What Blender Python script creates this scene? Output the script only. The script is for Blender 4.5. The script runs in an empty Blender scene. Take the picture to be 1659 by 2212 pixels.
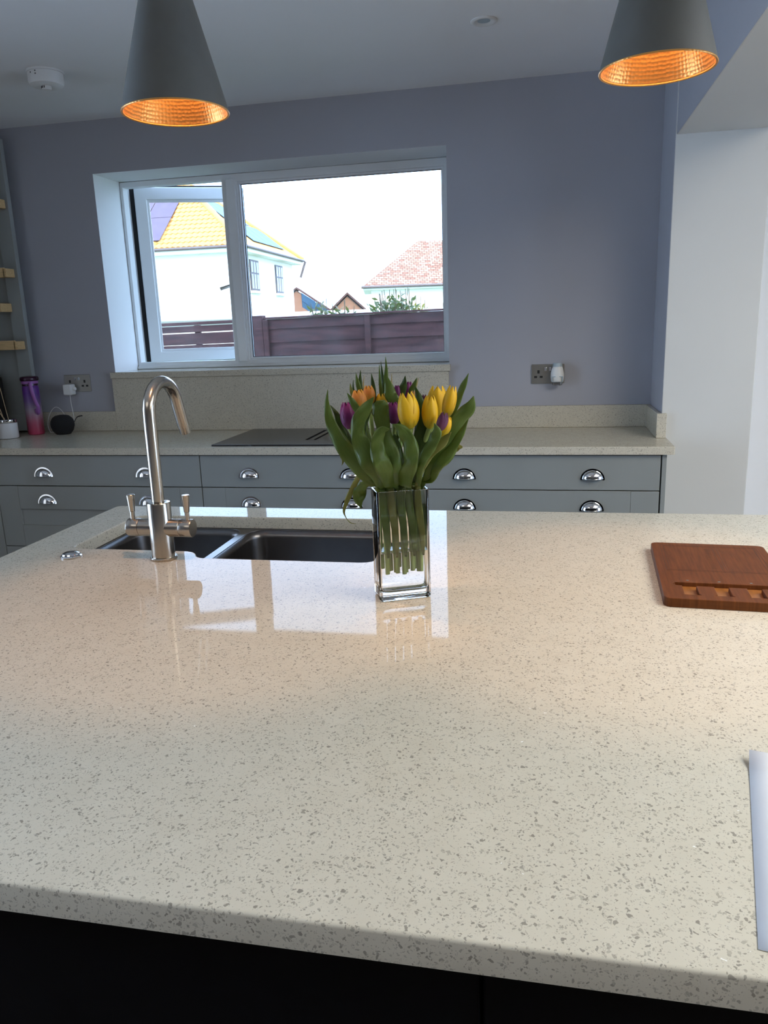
import bpy, bmesh, math, random
from mathutils import Vector, Matrix
random.seed(7)
SC = bpy.context.scene
COL = SC.collection
# ------------------------------------------------------------------ camera
W, H, F = 1659, 2212, 1669.37
YAW, PITCH, ROLL = 0.2095, 0.2384, -0.0355
CAM = Vector((0.1475, -3.6825, 1.4033))
def cam_axes():
    rz = Matrix.Rotation(YAW, 3, 'Z')
    f = Vector((0, math.cos(PITCH), -math.sin(PITCH))); r = Vector((1, 0, 0)); u = r.cross(f)
    c, s = math.cos(ROLL), math.sin(ROLL)
    return rz @ (r * c + u * s), rz @ (u * c - r * s), rz @ f
CR, CU, CF = cam_axes()
cam_data = bpy.data.cameras.new('camera')
cam = bpy.data.objects.new('camera', cam_data); COL.objects.link(cam)
cam.matrix_world = Matrix((( CR.x, CU.x, -CF.x, CAM.x), (CR.y, CU.y, -CF.y, CAM.y), (CR.z, CU.z, -CF.z, CAM.z), (0, 0, 0, 1)))
cam_data.sensor_fit = 'VERTICAL'; cam_data.sensor_height = 36.0; cam_data.lens = 36.0 * F / H
cam_data.clip_start = 0.02; cam_data.clip_end = 300
SC.camera = cam
# ------------------------------------------------------------------ view, world, sun, large lights
vs = SC.view_settings
vs.view_transform = 'Standard'; vs.look = 'None'; vs.gamma = 1.0; vs.use_curve_mapping = False; vs.exposure = 0.1
SC.cycles.use_denoising = True
SC.cycles.sample_clamp_indirect = 6.0
SC.cycles.caustics_reflective = False; SC.cycles.caustics_refractive = True; SC.cycles.blur_glossy = .2
SKY = (3.2, 4.6, 6.8); SKY_STRENGTH = 1.0
world = bpy.data.worlds.new('sky'); SC.world = world; world.use_nodes = True
wn = world.node_tree.nodes; wn['Background'].inputs[0].default_value = (*SKY, 1); wn['Background'].inputs[1].default_value = SKY_STRENGTH
def light(name, kind, loc, energy, color, aim=None, **kw):
    d = bpy.data.lights.new(name, kind); d.energy = energy; d.color = color
    for k, v in kw.items(): setattr(d, k, v)
    o = bpy.data.objects.new(name, d); COL.objects.link(o); o.location = loc
    if aim is not None: o.rotation_euler = Vector(aim).to_track_quat('-Z', 'Y').to_euler()
    return o
light('sun', 'SUN', (20, -60, 40), 4.5, (1.0, .93, .8), aim=(-.30, .85, -.62), angle=.01)
# daylight entering by the roof lantern of the extension and by its garden doors
light('lantern_daylight', 'AREA', (2.2, -3.0, 2.44), 95, (1.0, .95, .84), aim=(0, 0, -1), shape='RECTANGLE', size=1.8, size_y=2.4)
light('garden_door_daylight', 'AREA', (5.1, -2.7, 1.15), 16, (1.0, .97, .92), aim=(-1, 0, 0), shape='RECTANGLE', size=3.0, size_y=2.1)

light('side_door_daylight', 'AREA', (-3.12, -2.6, 1.2), 8, (.94, .97, 1.0), aim=(1, 0, 0), shape='RECTANGLE', size=1.7, size_y=1.9)
light('rooflight_fill', 'AREA', (-1.1, -4.2, 2.44), 6, (1.0, .95, .86), aim=(0, 0, -1), shape='RECTANGLE', size=1.3, size_y=1.0)  # added fill to brighten the near left worktop; no such rooflight is known

# ------------------------------------------------------------------ pixel to place
def ray(u, v): return CF + CR * ((u - W / 2) / F) - CU * ((v - H / 2) / F)
def ony(u, v, y): d = ray(u, v); return CAM + d * ((y - CAM.y) / d.y)
def onz(u, v, z): d = ray(u, v); return CAM + d * ((z - CAM.z) / d.z)
def atd(u, v, D): return CAM + ray(u, v) * D

# ------------------------------------------------------------------ materials
MATS = {}
def new_mat(name):
    m = bpy.data.materials.new(name); m.use_nodes = True; MATS[name] = m
    nt = m.node_tree; b = nt.nodes['Principled BSDF']
    return m, nt, b
def lk(nt, a, b): nt.links.new(a, b)
def node(nt, t, **kw):
    n = nt.nodes.new(t)
    for k, v in kw.items():
        if k in n.inputs.keys(): n.inputs[k].default_value = v
        else: setattr(n, k, v)
    return n
def plain(name, col, rough=.5, metal=0.0, spec=.5, noise=0.0, nscale=8, bump=0.0, bscale=60, stretch=None, coat=0.0):
    m, nt, b = new_mat(name)
    b.inputs['Base Color'].default_value = (*col, 1); b.inputs['Roughness'].default_value = rough
    b.inputs['Metallic'].default_value = metal; b.inputs['Specular IOR Level'].default_value = spec
    b.inputs['Coat Weight'].default_value = coat
    tc = node(nt, 'ShaderNodeTexCoord'); src = tc.outputs['Object']
    if stretch:
        mp = node(nt, 'ShaderNodeMapping'); mp.inputs['Scale'].default_value = stretch
        lk(nt, src, mp.inputs[0]); src = mp.outputs[0]
    if noise:
        n = node(nt, 'ShaderNodeTexNoise', Scale=nscale, Detail=3.0); lk(nt, src, n.inputs['Vector'])
        r = node(nt, 'ShaderNodeValToRGB')
        r.color_ramp.elements[0].position = .25; r.color_ramp.elements[1].position = .75
        r.color_ramp.elements[0].color = (*[max(0, c * (1 - noise)) for c in col], 1)
        r.color_ramp.elements[1].color = (*[min(1, c * (1 + noise)) for c in col], 1)
        lk(nt, n.outputs[0], r.inputs[0]); lk(nt, r.outputs[0], b.inputs['Base Color'])
    if bump:
        n2 = node(nt, 'ShaderNodeTexNoise', Scale=bscale, Detail=2.0); lk(nt, src, n2.inputs['Vector'])
        bp = node(nt, 'ShaderNodeBump', Strength=bump, Distance=.002); lk(nt, n2.outputs[0], bp.inputs['Height']); lk(nt, bp.outputs[0], b.inputs['Normal'])
    return m
def quartz():
    m, nt, b = new_mat('quartz')
    tc = node(nt, 'ShaderNodeTexCoord')
    nz = node(nt, 'ShaderNodeTexNoise', Scale=170.0, Detail=2.0); lk(nt, tc.outputs['Object'], nz.inputs['Vector'])
    sub = node(nt, 'ShaderNodeVectorMath', operation='SUBTRACT'); lk(nt, nz.outputs['Color'], sub.inputs[0]); sub.inputs[1].default_value = (.5, .5, .5)
    sc = node(nt, 'ShaderNodeVectorMath', operation='SCALE'); sc.inputs['Scale'].default_value = .010; lk(nt, sub.outputs[0], sc.inputs[0])
    ad = node(nt, 'ShaderNodeVectorMath', operation='ADD'); lk(nt, tc.outputs['Object'], ad.inputs[0]); lk(nt, sc.outputs[0], ad.inputs[1])
    def specks(scale, size, keep, rand_hi):
        v = node(nt, 'ShaderNodeTexVoronoi', Scale=scale); lk(nt, ad.outputs[0], v.inputs['Vector'])
        sep = node(nt, 'ShaderNodeSeparateColor'); lk(nt, v.outputs['Color'], sep.inputs[0])
        mul = node(nt, 'ShaderNodeMath', operation='MULTIPLY'); lk(nt, sep.outputs[0], mul.inputs[0]); mul.inputs[1].default_value = size
        lt = node(nt, 'ShaderNodeMath', operation='LESS_THAN'); lk(nt, v.outputs['Distance'], lt.inputs[0]); lk(nt, mul.outputs[0], lt.inputs[1])
        gt = node(nt, 'ShaderNodeMath', operation='LESS_THAN'); lk(nt, sep.outputs[1], gt.inputs[0]); gt.inputs[1].default_value = keep
        a = node(nt, 'ShaderNodeMath', operation='MULTIPLY'); lk(nt, lt.outputs[0], a.inputs[0]); lk(nt, gt.outputs[0], a.inputs[1])
        s = node(nt, 'ShaderNodeMath', operation='MULTIPLY'); lk(nt, a.outputs[0], s.inputs[0])
        mr = node(nt, 'ShaderNodeMapRange'); lk(nt, sep.outputs[2], mr.inputs[0]); mr.inputs[3].default_value = rand_hi * .45; mr.inputs[4].default_value = rand_hi
        lk(nt, mr.outputs[0], s.inputs[1]); return s.outputs[0], v
    s1, v1 = specks(255, .52, .80, .66)
    s2, _ = specks(430, .50, .62, .44)
    cl = node(nt, 'ShaderNodeTexNoise', Scale=30.0, Detail=2.0); lk(nt, tc.outputs['Object'], cl.inputs['Vector'])
    base = node(nt, 'ShaderNodeMix', data_type='RGBA'); lk(nt, cl.outputs[0], base.inputs[0])
    base.inputs[6].default_value = (.55, .505, .405, 1); base.inputs[7].default_value = (.625, .58, .475, 1)
    m1 = node(nt, 'ShaderNodeMix', data_type='RGBA'); lk(nt, s1, m1.inputs[0]); lk(nt, base.outputs[2], m1.inputs[6]); m1.inputs[7].default_value = (.13, .115, .10, 1)
    m2 = node(nt, 'ShaderNodeMix', data_type='RGBA'); lk(nt, s2, m2.inputs[0]); lk(nt, m1.outputs[2], m2.inputs[6]); m2.inputs[7].default_value = (.22, .195, .165, 1)
    # rare near-white specks: mirror flake sparkle put into the base colour
    s3, _ = specks(95, .14, .035, 1.0)
    m3 = node(nt, 'ShaderNodeMix', data_type='RGBA'); lk(nt, s3, m3.inputs[0]); lk(nt, m2.outputs[2], m3.inputs[6]); m3.inputs[7].default_value = (.95, .95, .93, 1)
    lk(nt, m3.outputs[2], b.inputs['Base Color'])
    b.inputs['Roughness'].default_value = .025; b.inputs['Specular IOR Level'].default_value = .06
    bp = node(nt, 'ShaderNodeBump', Strength=.012, Distance=.0004); lk(nt, v1.outputs['Distance'], bp.inputs['Height']); lk(nt, bp.outputs[0], b.inputs['Normal'])
    return m
def pane_mat(name, tint=(1, 1, 1), haze=.03):
    m = bpy.data.materials.new(name); m.use_nodes = True; nt = m.node_tree; nt.nodes.clear(); MATS[name] = m
    out = node(nt, 'ShaderNodeOutputMaterial'); tr = node(nt, 'ShaderNodeBsdfTransparent'); tr.inputs[0].default_value = (*tint, 1)
    gl = node(nt, 'ShaderNodeBsdfGlossy', Roughness=.02); fr = node(nt, 'ShaderNodeFresnel', IOR=1.45)
    mx = node(nt, 'ShaderNodeMixShader'); lk(nt, fr.outputs[0], mx.inputs[0]); lk(nt, tr.outputs[0], mx.inputs[1]); lk(nt, gl.outputs[0], mx.inputs[2])
    df = node(nt, 'ShaderNodeBsdfTranslucent'); df.inputs[0].default_value = (.9, .9, .9, 1)
    tc = node(nt, 'ShaderNodeTexCoord'); nz = node(nt, 'ShaderNodeTexNoise', Scale=6.0, Detail=6.0); lk(nt, tc.outputs['Object'], nz.inputs['Vector'])
    mr = node(nt, 'ShaderNodeMapRange'); lk(nt, nz.outputs[0], mr.inputs[0]); mr.inputs[1].default_value = .4; mr.inputs[2].default_value = .8; mr.inputs[3].default_value = haze * .4; mr.inputs[4].default_value = haze * 2
    m2 = node(nt, 'ShaderNodeMixShader'); lk(nt, mr.outputs[0], m2.inputs[0]); lk(nt, mx.outputs[0], m2.inputs[1]); lk(nt, df.outputs[0], m2.inputs[2])
    lk(nt, m2.outputs[0], out.inputs[0]); return m
def glass_mat(name, ior, col=(1, 1, 1)):
    m, nt, b = new_mat(name)
    b.inputs['Base Color'].default_value = (*col, 1); b.inputs['Transmission Weight'].default_value = 1.0
    b.inputs['Roughness'].default_value = 0.0; b.inputs['IOR'].default_value = ior
    return m
def gradient(name, stops, lo, hi, rough=.4, axis=2, streak=0.0, trans=0.0, spec=.4):
    """colour that runs along an object's own axis: stops [(pos, colour)]"""
    m, nt, b = new_mat(name)
    tc = node(nt, 'ShaderNodeTexCoord'); sp = node(nt, 'ShaderNodeSeparateXYZ'); lk(nt, tc.outputs['Object'], sp.inputs[0])
    mr = node(nt, 'ShaderNodeMapRange'); lk(nt, sp.outputs[axis], mr.inputs[0]); mr.inputs[1].default_value = lo; mr.inputs[2].default_value = hi
    fac = mr.outputs[0]
    if streak:
        mp = node(nt, 'ShaderNodeMapping'); mp.inputs['Scale'].default_value = (420, 420, 14); lk(nt, tc.outputs['Object'], mp.inputs[0])
        nz = node(nt, 'ShaderNodeTexNoise', Scale=1.0, Detail=2.0); lk(nt, mp.outputs[0], nz.inputs['Vector'])
        ml = node(nt, 'ShaderNodeMath', operation='MULTIPLY_ADD'); lk(nt, nz.outputs[0], ml.inputs[0]); ml.inputs[1].default_value = streak; lk(nt, fac, ml.inputs[2])
        s2 = node(nt, 'ShaderNodeMath', operation='SUBTRACT'); lk(nt, ml.outputs[0], s2.inputs[0]); s2.inputs[1].default_value = streak * .5; fac = s2.outputs[0]
    r = node(nt, 'ShaderNodeValToRGB'); lk(nt, fac, r.inputs[0])
    els = r.color_ramp.elements
    while len(els) < len(stops): els.new(.5)
    for e, (p, c) in zip(els, stops): e.position = p; e.color = (*c, 1)
    lk(nt, r.outputs[0], b.inputs['Base Color']); b.inputs['Roughness'].default_value = rough; b.inputs['Specular IOR Level'].default_value = spec
    if trans:
        out = nt.nodes['Material Output']; tl = node(nt, 'ShaderNodeBsdfTranslucent'); lk(nt, r.outputs[0], tl.inputs[0])
        mx = node(nt, 'ShaderNodeMixShader'); mx.inputs[0].default_value = trans; lk(nt, b.outputs[0], mx.inputs[1]); lk(nt, tl.outputs[0], mx.inputs[2]); lk(nt, mx.outputs[0], out.inputs[0])
    return m
def leaf_mat(name, c1, c2):
    """parallel veined leaf: UV x runs across the blade, UV y along it"""
    m, nt, b = new_mat(name)
    tc = node(nt, 'ShaderNodeTexCoord'); nz = node(nt, 'ShaderNodeTexNoise', Scale=45.0, Detail=3.0); lk(nt, tc.outputs['Object'], nz.inputs['Vector'])
    mp = node(nt, 'ShaderNodeMapping'); mp.inputs['Scale'].default_value = (26, 1.6, 1); lk(nt, tc.outputs['UV'], mp.inputs[0])
    vn = node(nt, 'ShaderNodeTexNoise', Scale=1.0, Detail=2.0); lk(nt, mp.outputs[0], vn.inputs['Vector'])
    av = node(nt, 'ShaderNodeMath', operation='MULTIPLY_ADD'); lk(nt, vn.outputs[0], av.inputs[0]); av.inputs[1].default_value = 1.3; lk(nt, nz.outputs[0], av.inputs[2])
    mr = node(nt, 'ShaderNodeMapRange'); lk(nt, av.outputs[0], mr.inputs[0]); mr.inputs[1].default_value = .75; mr.inputs[2].default_value = 1.55
    mx = node(nt, 'ShaderNodeMix', data_type='RGBA'); lk(nt, mr.outputs[0], mx.inputs[0]); mx.inputs[6].default_value = (*c1, 1); mx.inputs[7].default_value = (*c2, 1)
    lk(nt, mx.outputs[2], b.inputs['Base Color']); b.inputs['Roughness'].default_value = .38; b.inputs['Specular IOR Level'].default_value = .4
    bp = node(nt, 'ShaderNodeBump', Strength=.25, Distance=.0006); lk(nt, vn.outputs[0], bp.inputs['Height']); lk(nt, bp.outputs[0], b.inputs['Normal'])
    out = nt.nodes['Material Output']; tl = node(nt, 'ShaderNodeBsdfTranslucent'); tl.inputs[0].default_value = (c2[0] * 1.6, c2[1] * 1.5, c2[2] * .7, 1)
    ms = node(nt, 'ShaderNodeMixShader'); ms.inputs[0].default_value = .3; lk(nt, b.outputs[0], ms.inputs[1]); lk(nt, tl.outputs[0], ms.inputs[2]); lk(nt, ms.outputs[0], out.inputs[0])
    return m
def hammered(name):
    m, nt, b = new_mat(name)
    b.inputs['Base Color'].default_value = (.78, .39, .11, 1); b.inputs['Metallic'].default_value = .6; b.inputs['Roughness'].default_value = .32
    tc = node(nt, 'ShaderNodeTexCoord'); sp = node(nt, 'ShaderNodeSeparateXYZ'); lk(nt, tc.outputs['Object'], sp.inputs[0])
    at = node(nt, 'ShaderNodeMath', operation='ARCTAN2'); lk(nt, sp.outputs[1], at.inputs[0]); lk(nt, sp.outputs[0], at.inputs[1])
    sa = node(nt, 'ShaderNodeMath', operation='MULTIPLY'); lk(nt, at.outputs[0], sa.inputs[0]); sa.inputs[1].default_value = 13.0
    sz = node(nt, 'ShaderNodeMath', operation='MULTIPLY'); lk(nt, sp.outputs[2], sz.inputs[0]); sz.inputs[1].default_value = 170.0
    cb = node(nt, 'ShaderNodeCombineXYZ'); lk(nt, sa.outputs[0], cb.inputs[0]); lk(nt, sz.outputs[0], cb.inputs[1])
    v = node(nt, 'ShaderNodeTexVoronoi', Scale=1.0, Randomness=.25); lk(nt, cb.outputs[0], v.inputs['Vector'])
    bp = node(nt, 'ShaderNodeBump', Strength=.35, Distance=.002); lk(nt, v.outputs['Distance'], bp.inputs['Height']); lk(nt, bp.outputs[0], b.inputs['Normal'])
    return m
quartz()
plain('wall_paint', (.40, .40, .435), .85, noise=.02, nscale=3, bump=.05, bscale=220)
plain('ceiling_paint', (.82, .83, .84), .9, noise=.015, nscale=3)
plain('nib_lit_paint', (.66, .66, .63), .85, noise=.015, nscale=4)  # paler than wall_paint: the stronger light on these faces is in the colour
plain('white_paint', (.82, .83, .84), .8, noise=.015, nscale=4)
plain('floor_tile', (.13, .10, .08), .4, noise=.1, nscale=3)
plain('upvc', (.80, .82, .83), .28, noise=.01)
plain('gasket', (.01, .01, .012), .6, noise=.1)
plain('sage', (.285, .30, .285), .42, noise=.03, nscale=5, bump=.04, bscale=300)
plain('sage_dark', (.09, .095, .09), .6, noise=.05)
plain('navy', (.0012, .0018, .003), .5, spec=.1, noise=.1, nscale=5)
plain('chrome', (.82, .83, .85), .06, 1.0, noise=.02)
plain('brushed_steel', (.50, .45, .385), .22, 1.0, noise=.12, nscale=6, bump=.06, bscale=40, stretch=(14, 14, .5))
plain('brushed_steel_flat', (.48, .435, .38), .25, 1.0, noise=.08, nscale=10, bump=.05, bscale=30, stretch=(.5, 14, 14))
plain('socket_steel', (.30, .29, .27), .42, .85, noise=.08, nscale=10)
plain('sink_steel', (.16, .155, .155), .30, 1.0, noise=.08, nscale=20, bump=.03, bscale=60, stretch=(1, 8, 1))
plain('black_glass', (.015, .016, .018), .22, spec=.5, noise=.1)
plain('black_plastic', (.012, .012, .013), .5, noise=.1)
plain('black_fabric', (.010, .011, .013), .95, noise=.3, nscale=300, bump=.3, bscale=900)
plain('white_plastic', (.74, .74, .72), .4, noise=.02)
plain('grey_blue_plastic', (.36, .43, .47), .4, noise=.03)
plain('shade_grey', (.115, .118, .108), .62, noise=.05, nscale=30, bump=.05, bscale=300)
hammered('copper_hammered')
plain('pine', (.62, .42, .20), .55, noise=.18, nscale=6, stretch=(2, 30, 30))
plain('walnut', (.125, .040, .011), .5, spec=.15, noise=.30, nscale=5, stretch=(40, 3, 3), bump=.03, bscale=60)
plain('walnut_light', (.26, .10, .022), .4, noise=.25, nscale=5, stretch=(30, 3, 3))
plain('walnut_engraved', (.05, .018, .008), .6, noise=.2, nscale=9)
plain('paper_white', (.80, .79, .79), .7, noise=.01)
plain('ceramic_white', (.70, .69, .68), .3, noise=.02)
plain('reed', (.55, .40, .24), .8, noise=.1)
plain('fence_wood', (.064, .028, .027), .85, spec=.2, noise=.45, nscale=4, stretch=(1.2, 6, 9), bump=.3, bscale=30)
plain('render_white', (.80, .80, .76), .9, noise=.03)
plain('gutter_dark', (.10, .075, .07), .5, noise=.1)
plain('roof_orange', (.62, .30, .075), .8, noise=.14, nscale=3)
plain('solar_cell', (.10, .075, .11), .6, noise=.1, nscale=4, spec=.2)
plain('solar_sky_tint', (.035, .09, .17), .5, noise=.1, nscale=4, spec=.5)  # bluer copy of solar_cell, with the sky reflection put into the colour
plain('solar_frame', (.5, .5, .55), .4, .6, noise=.05)
plain('house_window_frame', (.05, .035, .03), .5, noise=.1)
plain('house_pane', (.12, .10, .10), .1, noise=.2, nscale=2)
plain('brick_red', (.24, .12, .07), .9, noise=.15, nscale=12)
plain('grass', (.10, .15, .05), .95, noise=.4, nscale=9)
plain('outer_render', (.55, .53, .5), .9, noise=.05)
plain('stem_green', (.27, .36, .10), .5, noise=.15, nscale=40)
plain('shrub_stem', (.12, .09, .05), .8, noise=.2)
plain('amber_liquid', (.75, .73, .70), .15, noise=.02)
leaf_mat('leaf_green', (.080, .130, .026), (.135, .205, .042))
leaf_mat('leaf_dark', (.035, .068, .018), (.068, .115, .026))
leaf_mat('leaf_olive', (.17, .19, .05), (.24, .25, .07))
leaf_mat('leaf_straw', (.42, .36, .20), (.50, .44, .26))
leaf_mat('shrub_leaf', (.035, .055, .018), (.09, .115, .035))
leaf_mat('shrub_yellow', (.13, .14, .025), (.22, .20, .04))
YEL = [(0, (.42, .36, .02)), (.3, (.78, .47, .008)), (1, (.88, .58, .02))]
gradient('petal_yellow', YEL, 0, .06, .5, streak=.35, trans=.25)
gradient('petal_orange', [(0, (.50, .30, .03)), (.45, (.62, .22, .04)), (.8, (.68, .33, .04)), (1, (.78, .48, .03))], 0, .05, .5, streak=.6, trans=.25)
gradient('petal_peach', [(0, (.55, .35, .08)), (1, (.72, .34, .12))], 0, .05, .5, streak=.5, trans=.25)
gradient('petal_purple', [(0, (.16, .03, .13)), (.4, (.13, .010, .10)), (1, (.25, .018, .17))], 0, .05, .5, streak=.4, trans=.2)
gradient('petal_plum', [(0, (.16, .05, .10)), (.5, (.085, .014, .06)), (1, (.10, .012, .07))], 0, .05, .5, streak=.4, trans=.15)
gradient('bottle_fade', [(0, (.50, .05, .11)), (.25, (.42, .10, .16)), (.5, (.30, .24, .29)), (.68, (.17, .10, .26)), (.85, (.11, .035, .24)), (1, (.13, .03, .24))], 0, .25, .3)
plain('bottle_lid', (.035, .008, .03), .25, noise=.1)
plain('bottle_lilac', (.34, .13, .42), .5, noise=.03)
pane_mat('window_pane', haze=.012)
glass_mat('vase_glass', 1.5, (.985, .995, .99))
glass_mat('water_clear', 1.333)
glass_mat('refill_glass', 1.45)
def roof_mat():
    m, nt, b = new_mat('roof_red_tile')
    tc = node(nt, 'ShaderNodeTexCoord')
    br = node(nt, 'ShaderNodeTexBrick', Scale=1.0); mp = node(nt, 'ShaderNodeMapping'); lk(nt, tc.outputs['UV'], mp.inputs[0]); lk(nt, mp.outputs[0], br.inputs['Vector'])
    br.inputs['Brick Width'].default_value = .2; br.inputs['Row Height'].default_value = .13; br.inputs['Mortar Size'].default_value = .012
    br.inputs['Color1'].default_value = (.22, .10, .060, 1); br.inputs['Color2'].default_value = (.46, .25, .16, 1); br.inputs['Mortar'].default_value = (.08, .035, .025, 1)
    lk(nt, br.outputs[0], b.inputs['Base Color']); b.inputs['Roughness'].default_value = .9
    return m
roof_mat()

# ------------------------------------------------------------------ mesh helpers
def link(name, me, m, parent=None, loc=None):
    o = bpy.data.objects.new(name, me); COL.objects.link(o)
    if m is not None and len(me.materials) == 0: me.materials.append(MATS[m])
    if loc is not None: o.location = loc
    if parent is not None:
        o.parent = parent
        if loc is None: o.matrix_parent_inverse = parent_inv(parent)
    return o
def parent_inv(p):
    return world_of(p).inverted()
def world_of(o):
    m = Matrix.LocRotScale(o.location, o.rotation_euler, o.scale)
    if o.parent: m = world_of(o.parent) @ o.matrix_parent_inverse @ m
    return m
def finish(bm, smooth=True, ang=35):
    bmesh.ops.recalc_face_normals(bm, faces=bm.faces)
    me = bpy.data.meshes.new('mesh'); bm.to_mesh(me); bm.free()
    if smooth:
        for p in me.polygons: p.use_smooth = True
        me.set_sharp_from_angle(angle=math.radians(ang))
    return me
def obj(name, bm, m, parent=None, loc=None, smooth=True, ang=35):
    return link(name, finish(bm, smooth, ang), m, parent, loc)
def pyd(name, v, f, m, parent=None, loc=None, smooth=True, ang=40):
    bm = bmesh.new(); vs_ = [bm.verts.new(p) for p in v]
    for q in f:
        try: bm.faces.new([vs_[i] for i in q])
        except ValueError: pass
    return obj(name, bm, m, parent, loc, smooth, ang)
def add_box(bm, x0, x1, y0, y1, z0, z1, bev=0.0, seg=2, mtx=None):
    r = bmesh.ops.create_cube(bm, size=1.0); vv = r['verts']
    for v in vv:
        v.co = Vector(((x0 + x1) / 2 + v.co.x * (x1 - x0), (y0 + y1) / 2 + v.co.y * (y1 - y0), (z0 + z1) / 2 + v.co.z * (z1 - z0)))
    if bev > 0:
        es = list({e for v in vv for e in v.link_edges})
        r = bmesh.ops.bevel(bm, geom=es, offset=min(bev, .45 * min(abs(x1 - x0), abs(y1 - y0), abs(z1 - z0))), segments=seg, profile=.5, affect='EDGES')
        vv = list({v for f in r['faces'] for v in f.verts} | {v for v in vv if v.is_valid})
    if mtx is not None:
        for v in vv:
            if v.is_valid: v.co = mtx @ v.co
def box(name, x0, x1, y0, y1, z0, z1, m, parent=None, bev=0.002, loc=None):
    bm = bmesh.new(); add_box(bm, x0, x1, y0, y1, z0, z1, bev); return obj(name, bm, m, parent, loc, ang=22)
def add_lathe(bm, prof, seg=32, mtx=None, sx=1.0, sy=1.0):
    rings = []
    for r, z in prof:
        if r <= 1e-6: rings.append([bm.verts.new((0, 0, z))])
        else: rings.append([bm.verts.new((sx * r * math.cos(2 * math.pi * k / seg), sy * r * math.sin(2 * math.pi * k / seg), z)) for k in range(seg)])
    for a, b in zip(rings, rings[1:]):
        for k in range(seg):
            k2 = (k + 1) % seg
            q = [a[k % len(a)], a[k2 % len(a)], b[k2 % len(b)], b[k % len(b)]]
            q = [x for i, x in enumerate(q) if x not in q[:i]]
            if len(q) > 2:
                try: bm.faces.new(q)
                except ValueError: pass
    if mtx is not None:
        for ring in rings:
            for v in ring: v.co = mtx @ v.co
def lathe(name, prof, m, parent=None, loc=None, seg=32, mtx=None, sx=1.0, sy=1.0, ang=35):
    bm = bmesh.new(); add_lathe(bm, prof, seg, mtx, sx, sy); return obj(name, bm, m, parent, loc, ang=ang)
def catmull(pts, n=6):
    pts = [Vector(p) for p in pts]
    if len(pts) < 3: 
        return [pts[0].lerp(pts[-1], k / n) for k in range(n + 1)]
    P = [pts[0] * 2 - pts[1]] + pts + [pts[-1] * 2 - pts[-2]]; out = []
    for i in range(1, len(P) - 2):
        for k in range(n):
            t = k / n
            a, b, c, d = P[i - 1], P[i], P[i + 1], P[i + 2]
            out.append(.5 * ((2 * b) + (c - a) * t + (2 * a - 5 * b + 4 * c - d) * t * t + (3 * b - a - 3 * c + d) * t ** 3))
    out.append(pts[-1]); return out
def add_tube(bm, pts, rad, seg=10, cap=True):
    pts = [Vector(p) for p in pts]; n = len(pts)
    if not hasattr(rad, '__len__'): rad = [rad] * n
    t0 = (pts[1] - pts[0]).normalized(); ref = Vector((0, 0, 1)) if abs(t0.z) < .9 else Vector((1, 0, 0))
    a = t0.cross(ref).normalized(); rings = []
    for i, p in enumerate(pts):
        t = (pts[min(i + 1, n - 1)] - pts[max(i - 1, 0)]).normalized()
        a = (a - t * a.dot(t)).normalized(); b = t.cross(a)
        rings.append([bm.verts.new(p + (a * math.cos(2 * math.pi * k / seg) + b * math.sin(2 * math.pi * k / seg)) * rad[i]) for k in range(seg)])
    for r1, r2 in zip(rings, rings[1:]):
        for k in range(seg): bm.faces.new([r1[k], r1[(k + 1) % seg], r2[(k + 1) % seg], r2[k]])
    if cap:
        bm.faces.new(rings[0][::-1]); bm.faces.new(rings[-1])
def tube(name, pts, rad, m, parent=None, loc=None, seg=10, ang=50):
    bm = bmesh.new(); add_tube(bm, pts, rad, seg); return obj(name, bm, m, parent, loc, ang=ang)
def rrect(x0, x1, y0, y1, r, n=6):
    out = []
    for cx, cy, a0 in ((x1 - r, y1 - r, 0), (x0 + r, y1 - r, 90), (x0 + r, y0 + r, 180), (x1 - r, y0 + r, 270)):
        for k in range(n + 1):
            a = math.radians(a0 + 90 * k / n); out.append((cx + r * math.cos(a), cy + r * math.sin(a)))
    return out
def round_poly(pts, rads, n=5):
    out = []; m = len(pts)
    for i in range(m):
        p, a, b = Vector(pts[i]), Vector(pts[i - 1]), Vector(pts[(i + 1) % m]); r = rads[i]
        if r <= 0: out.append(tuple(p)); continue
        d1, d2 = (a - p).normalized(), (b - p).normalized(); s, e = p + d1 * r, p + d2 * r
        for k in range(n + 1):
            t = k / n; q = s * (1 - t) ** 2 + p * 2 * t * (1 - t) + e * t * t; out.append(tuple(q))
    return out
def area2(l): return sum(l[i - 1][0] * l[i][1] - l[i][0] * l[i - 1][1] for i in range(len(l)))
def offset(loop, d):
    """move a loop towards the solid side by d (loop is counter-clockwise round solid, clockwise round a hole)"""
    out = []; m = len(loop)
    for i in range(m):
        p, a, b = Vector(loop[i]), Vector(loop[i - 1]), Vector(loop[(i + 1) % m])
        e1, e2 = (p - a).normalized(), (b - p).normalized()
        n1, n2 = Vector((-e1.y, e1.x)), Vector((-e2.y, e2.x)); nn = n1 + n2
        nn = nn / max(.2, nn.dot(n1)) if nn.length > 1e-6 else n1
        out.append(tuple(p + nn * d))
    return out
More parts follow.
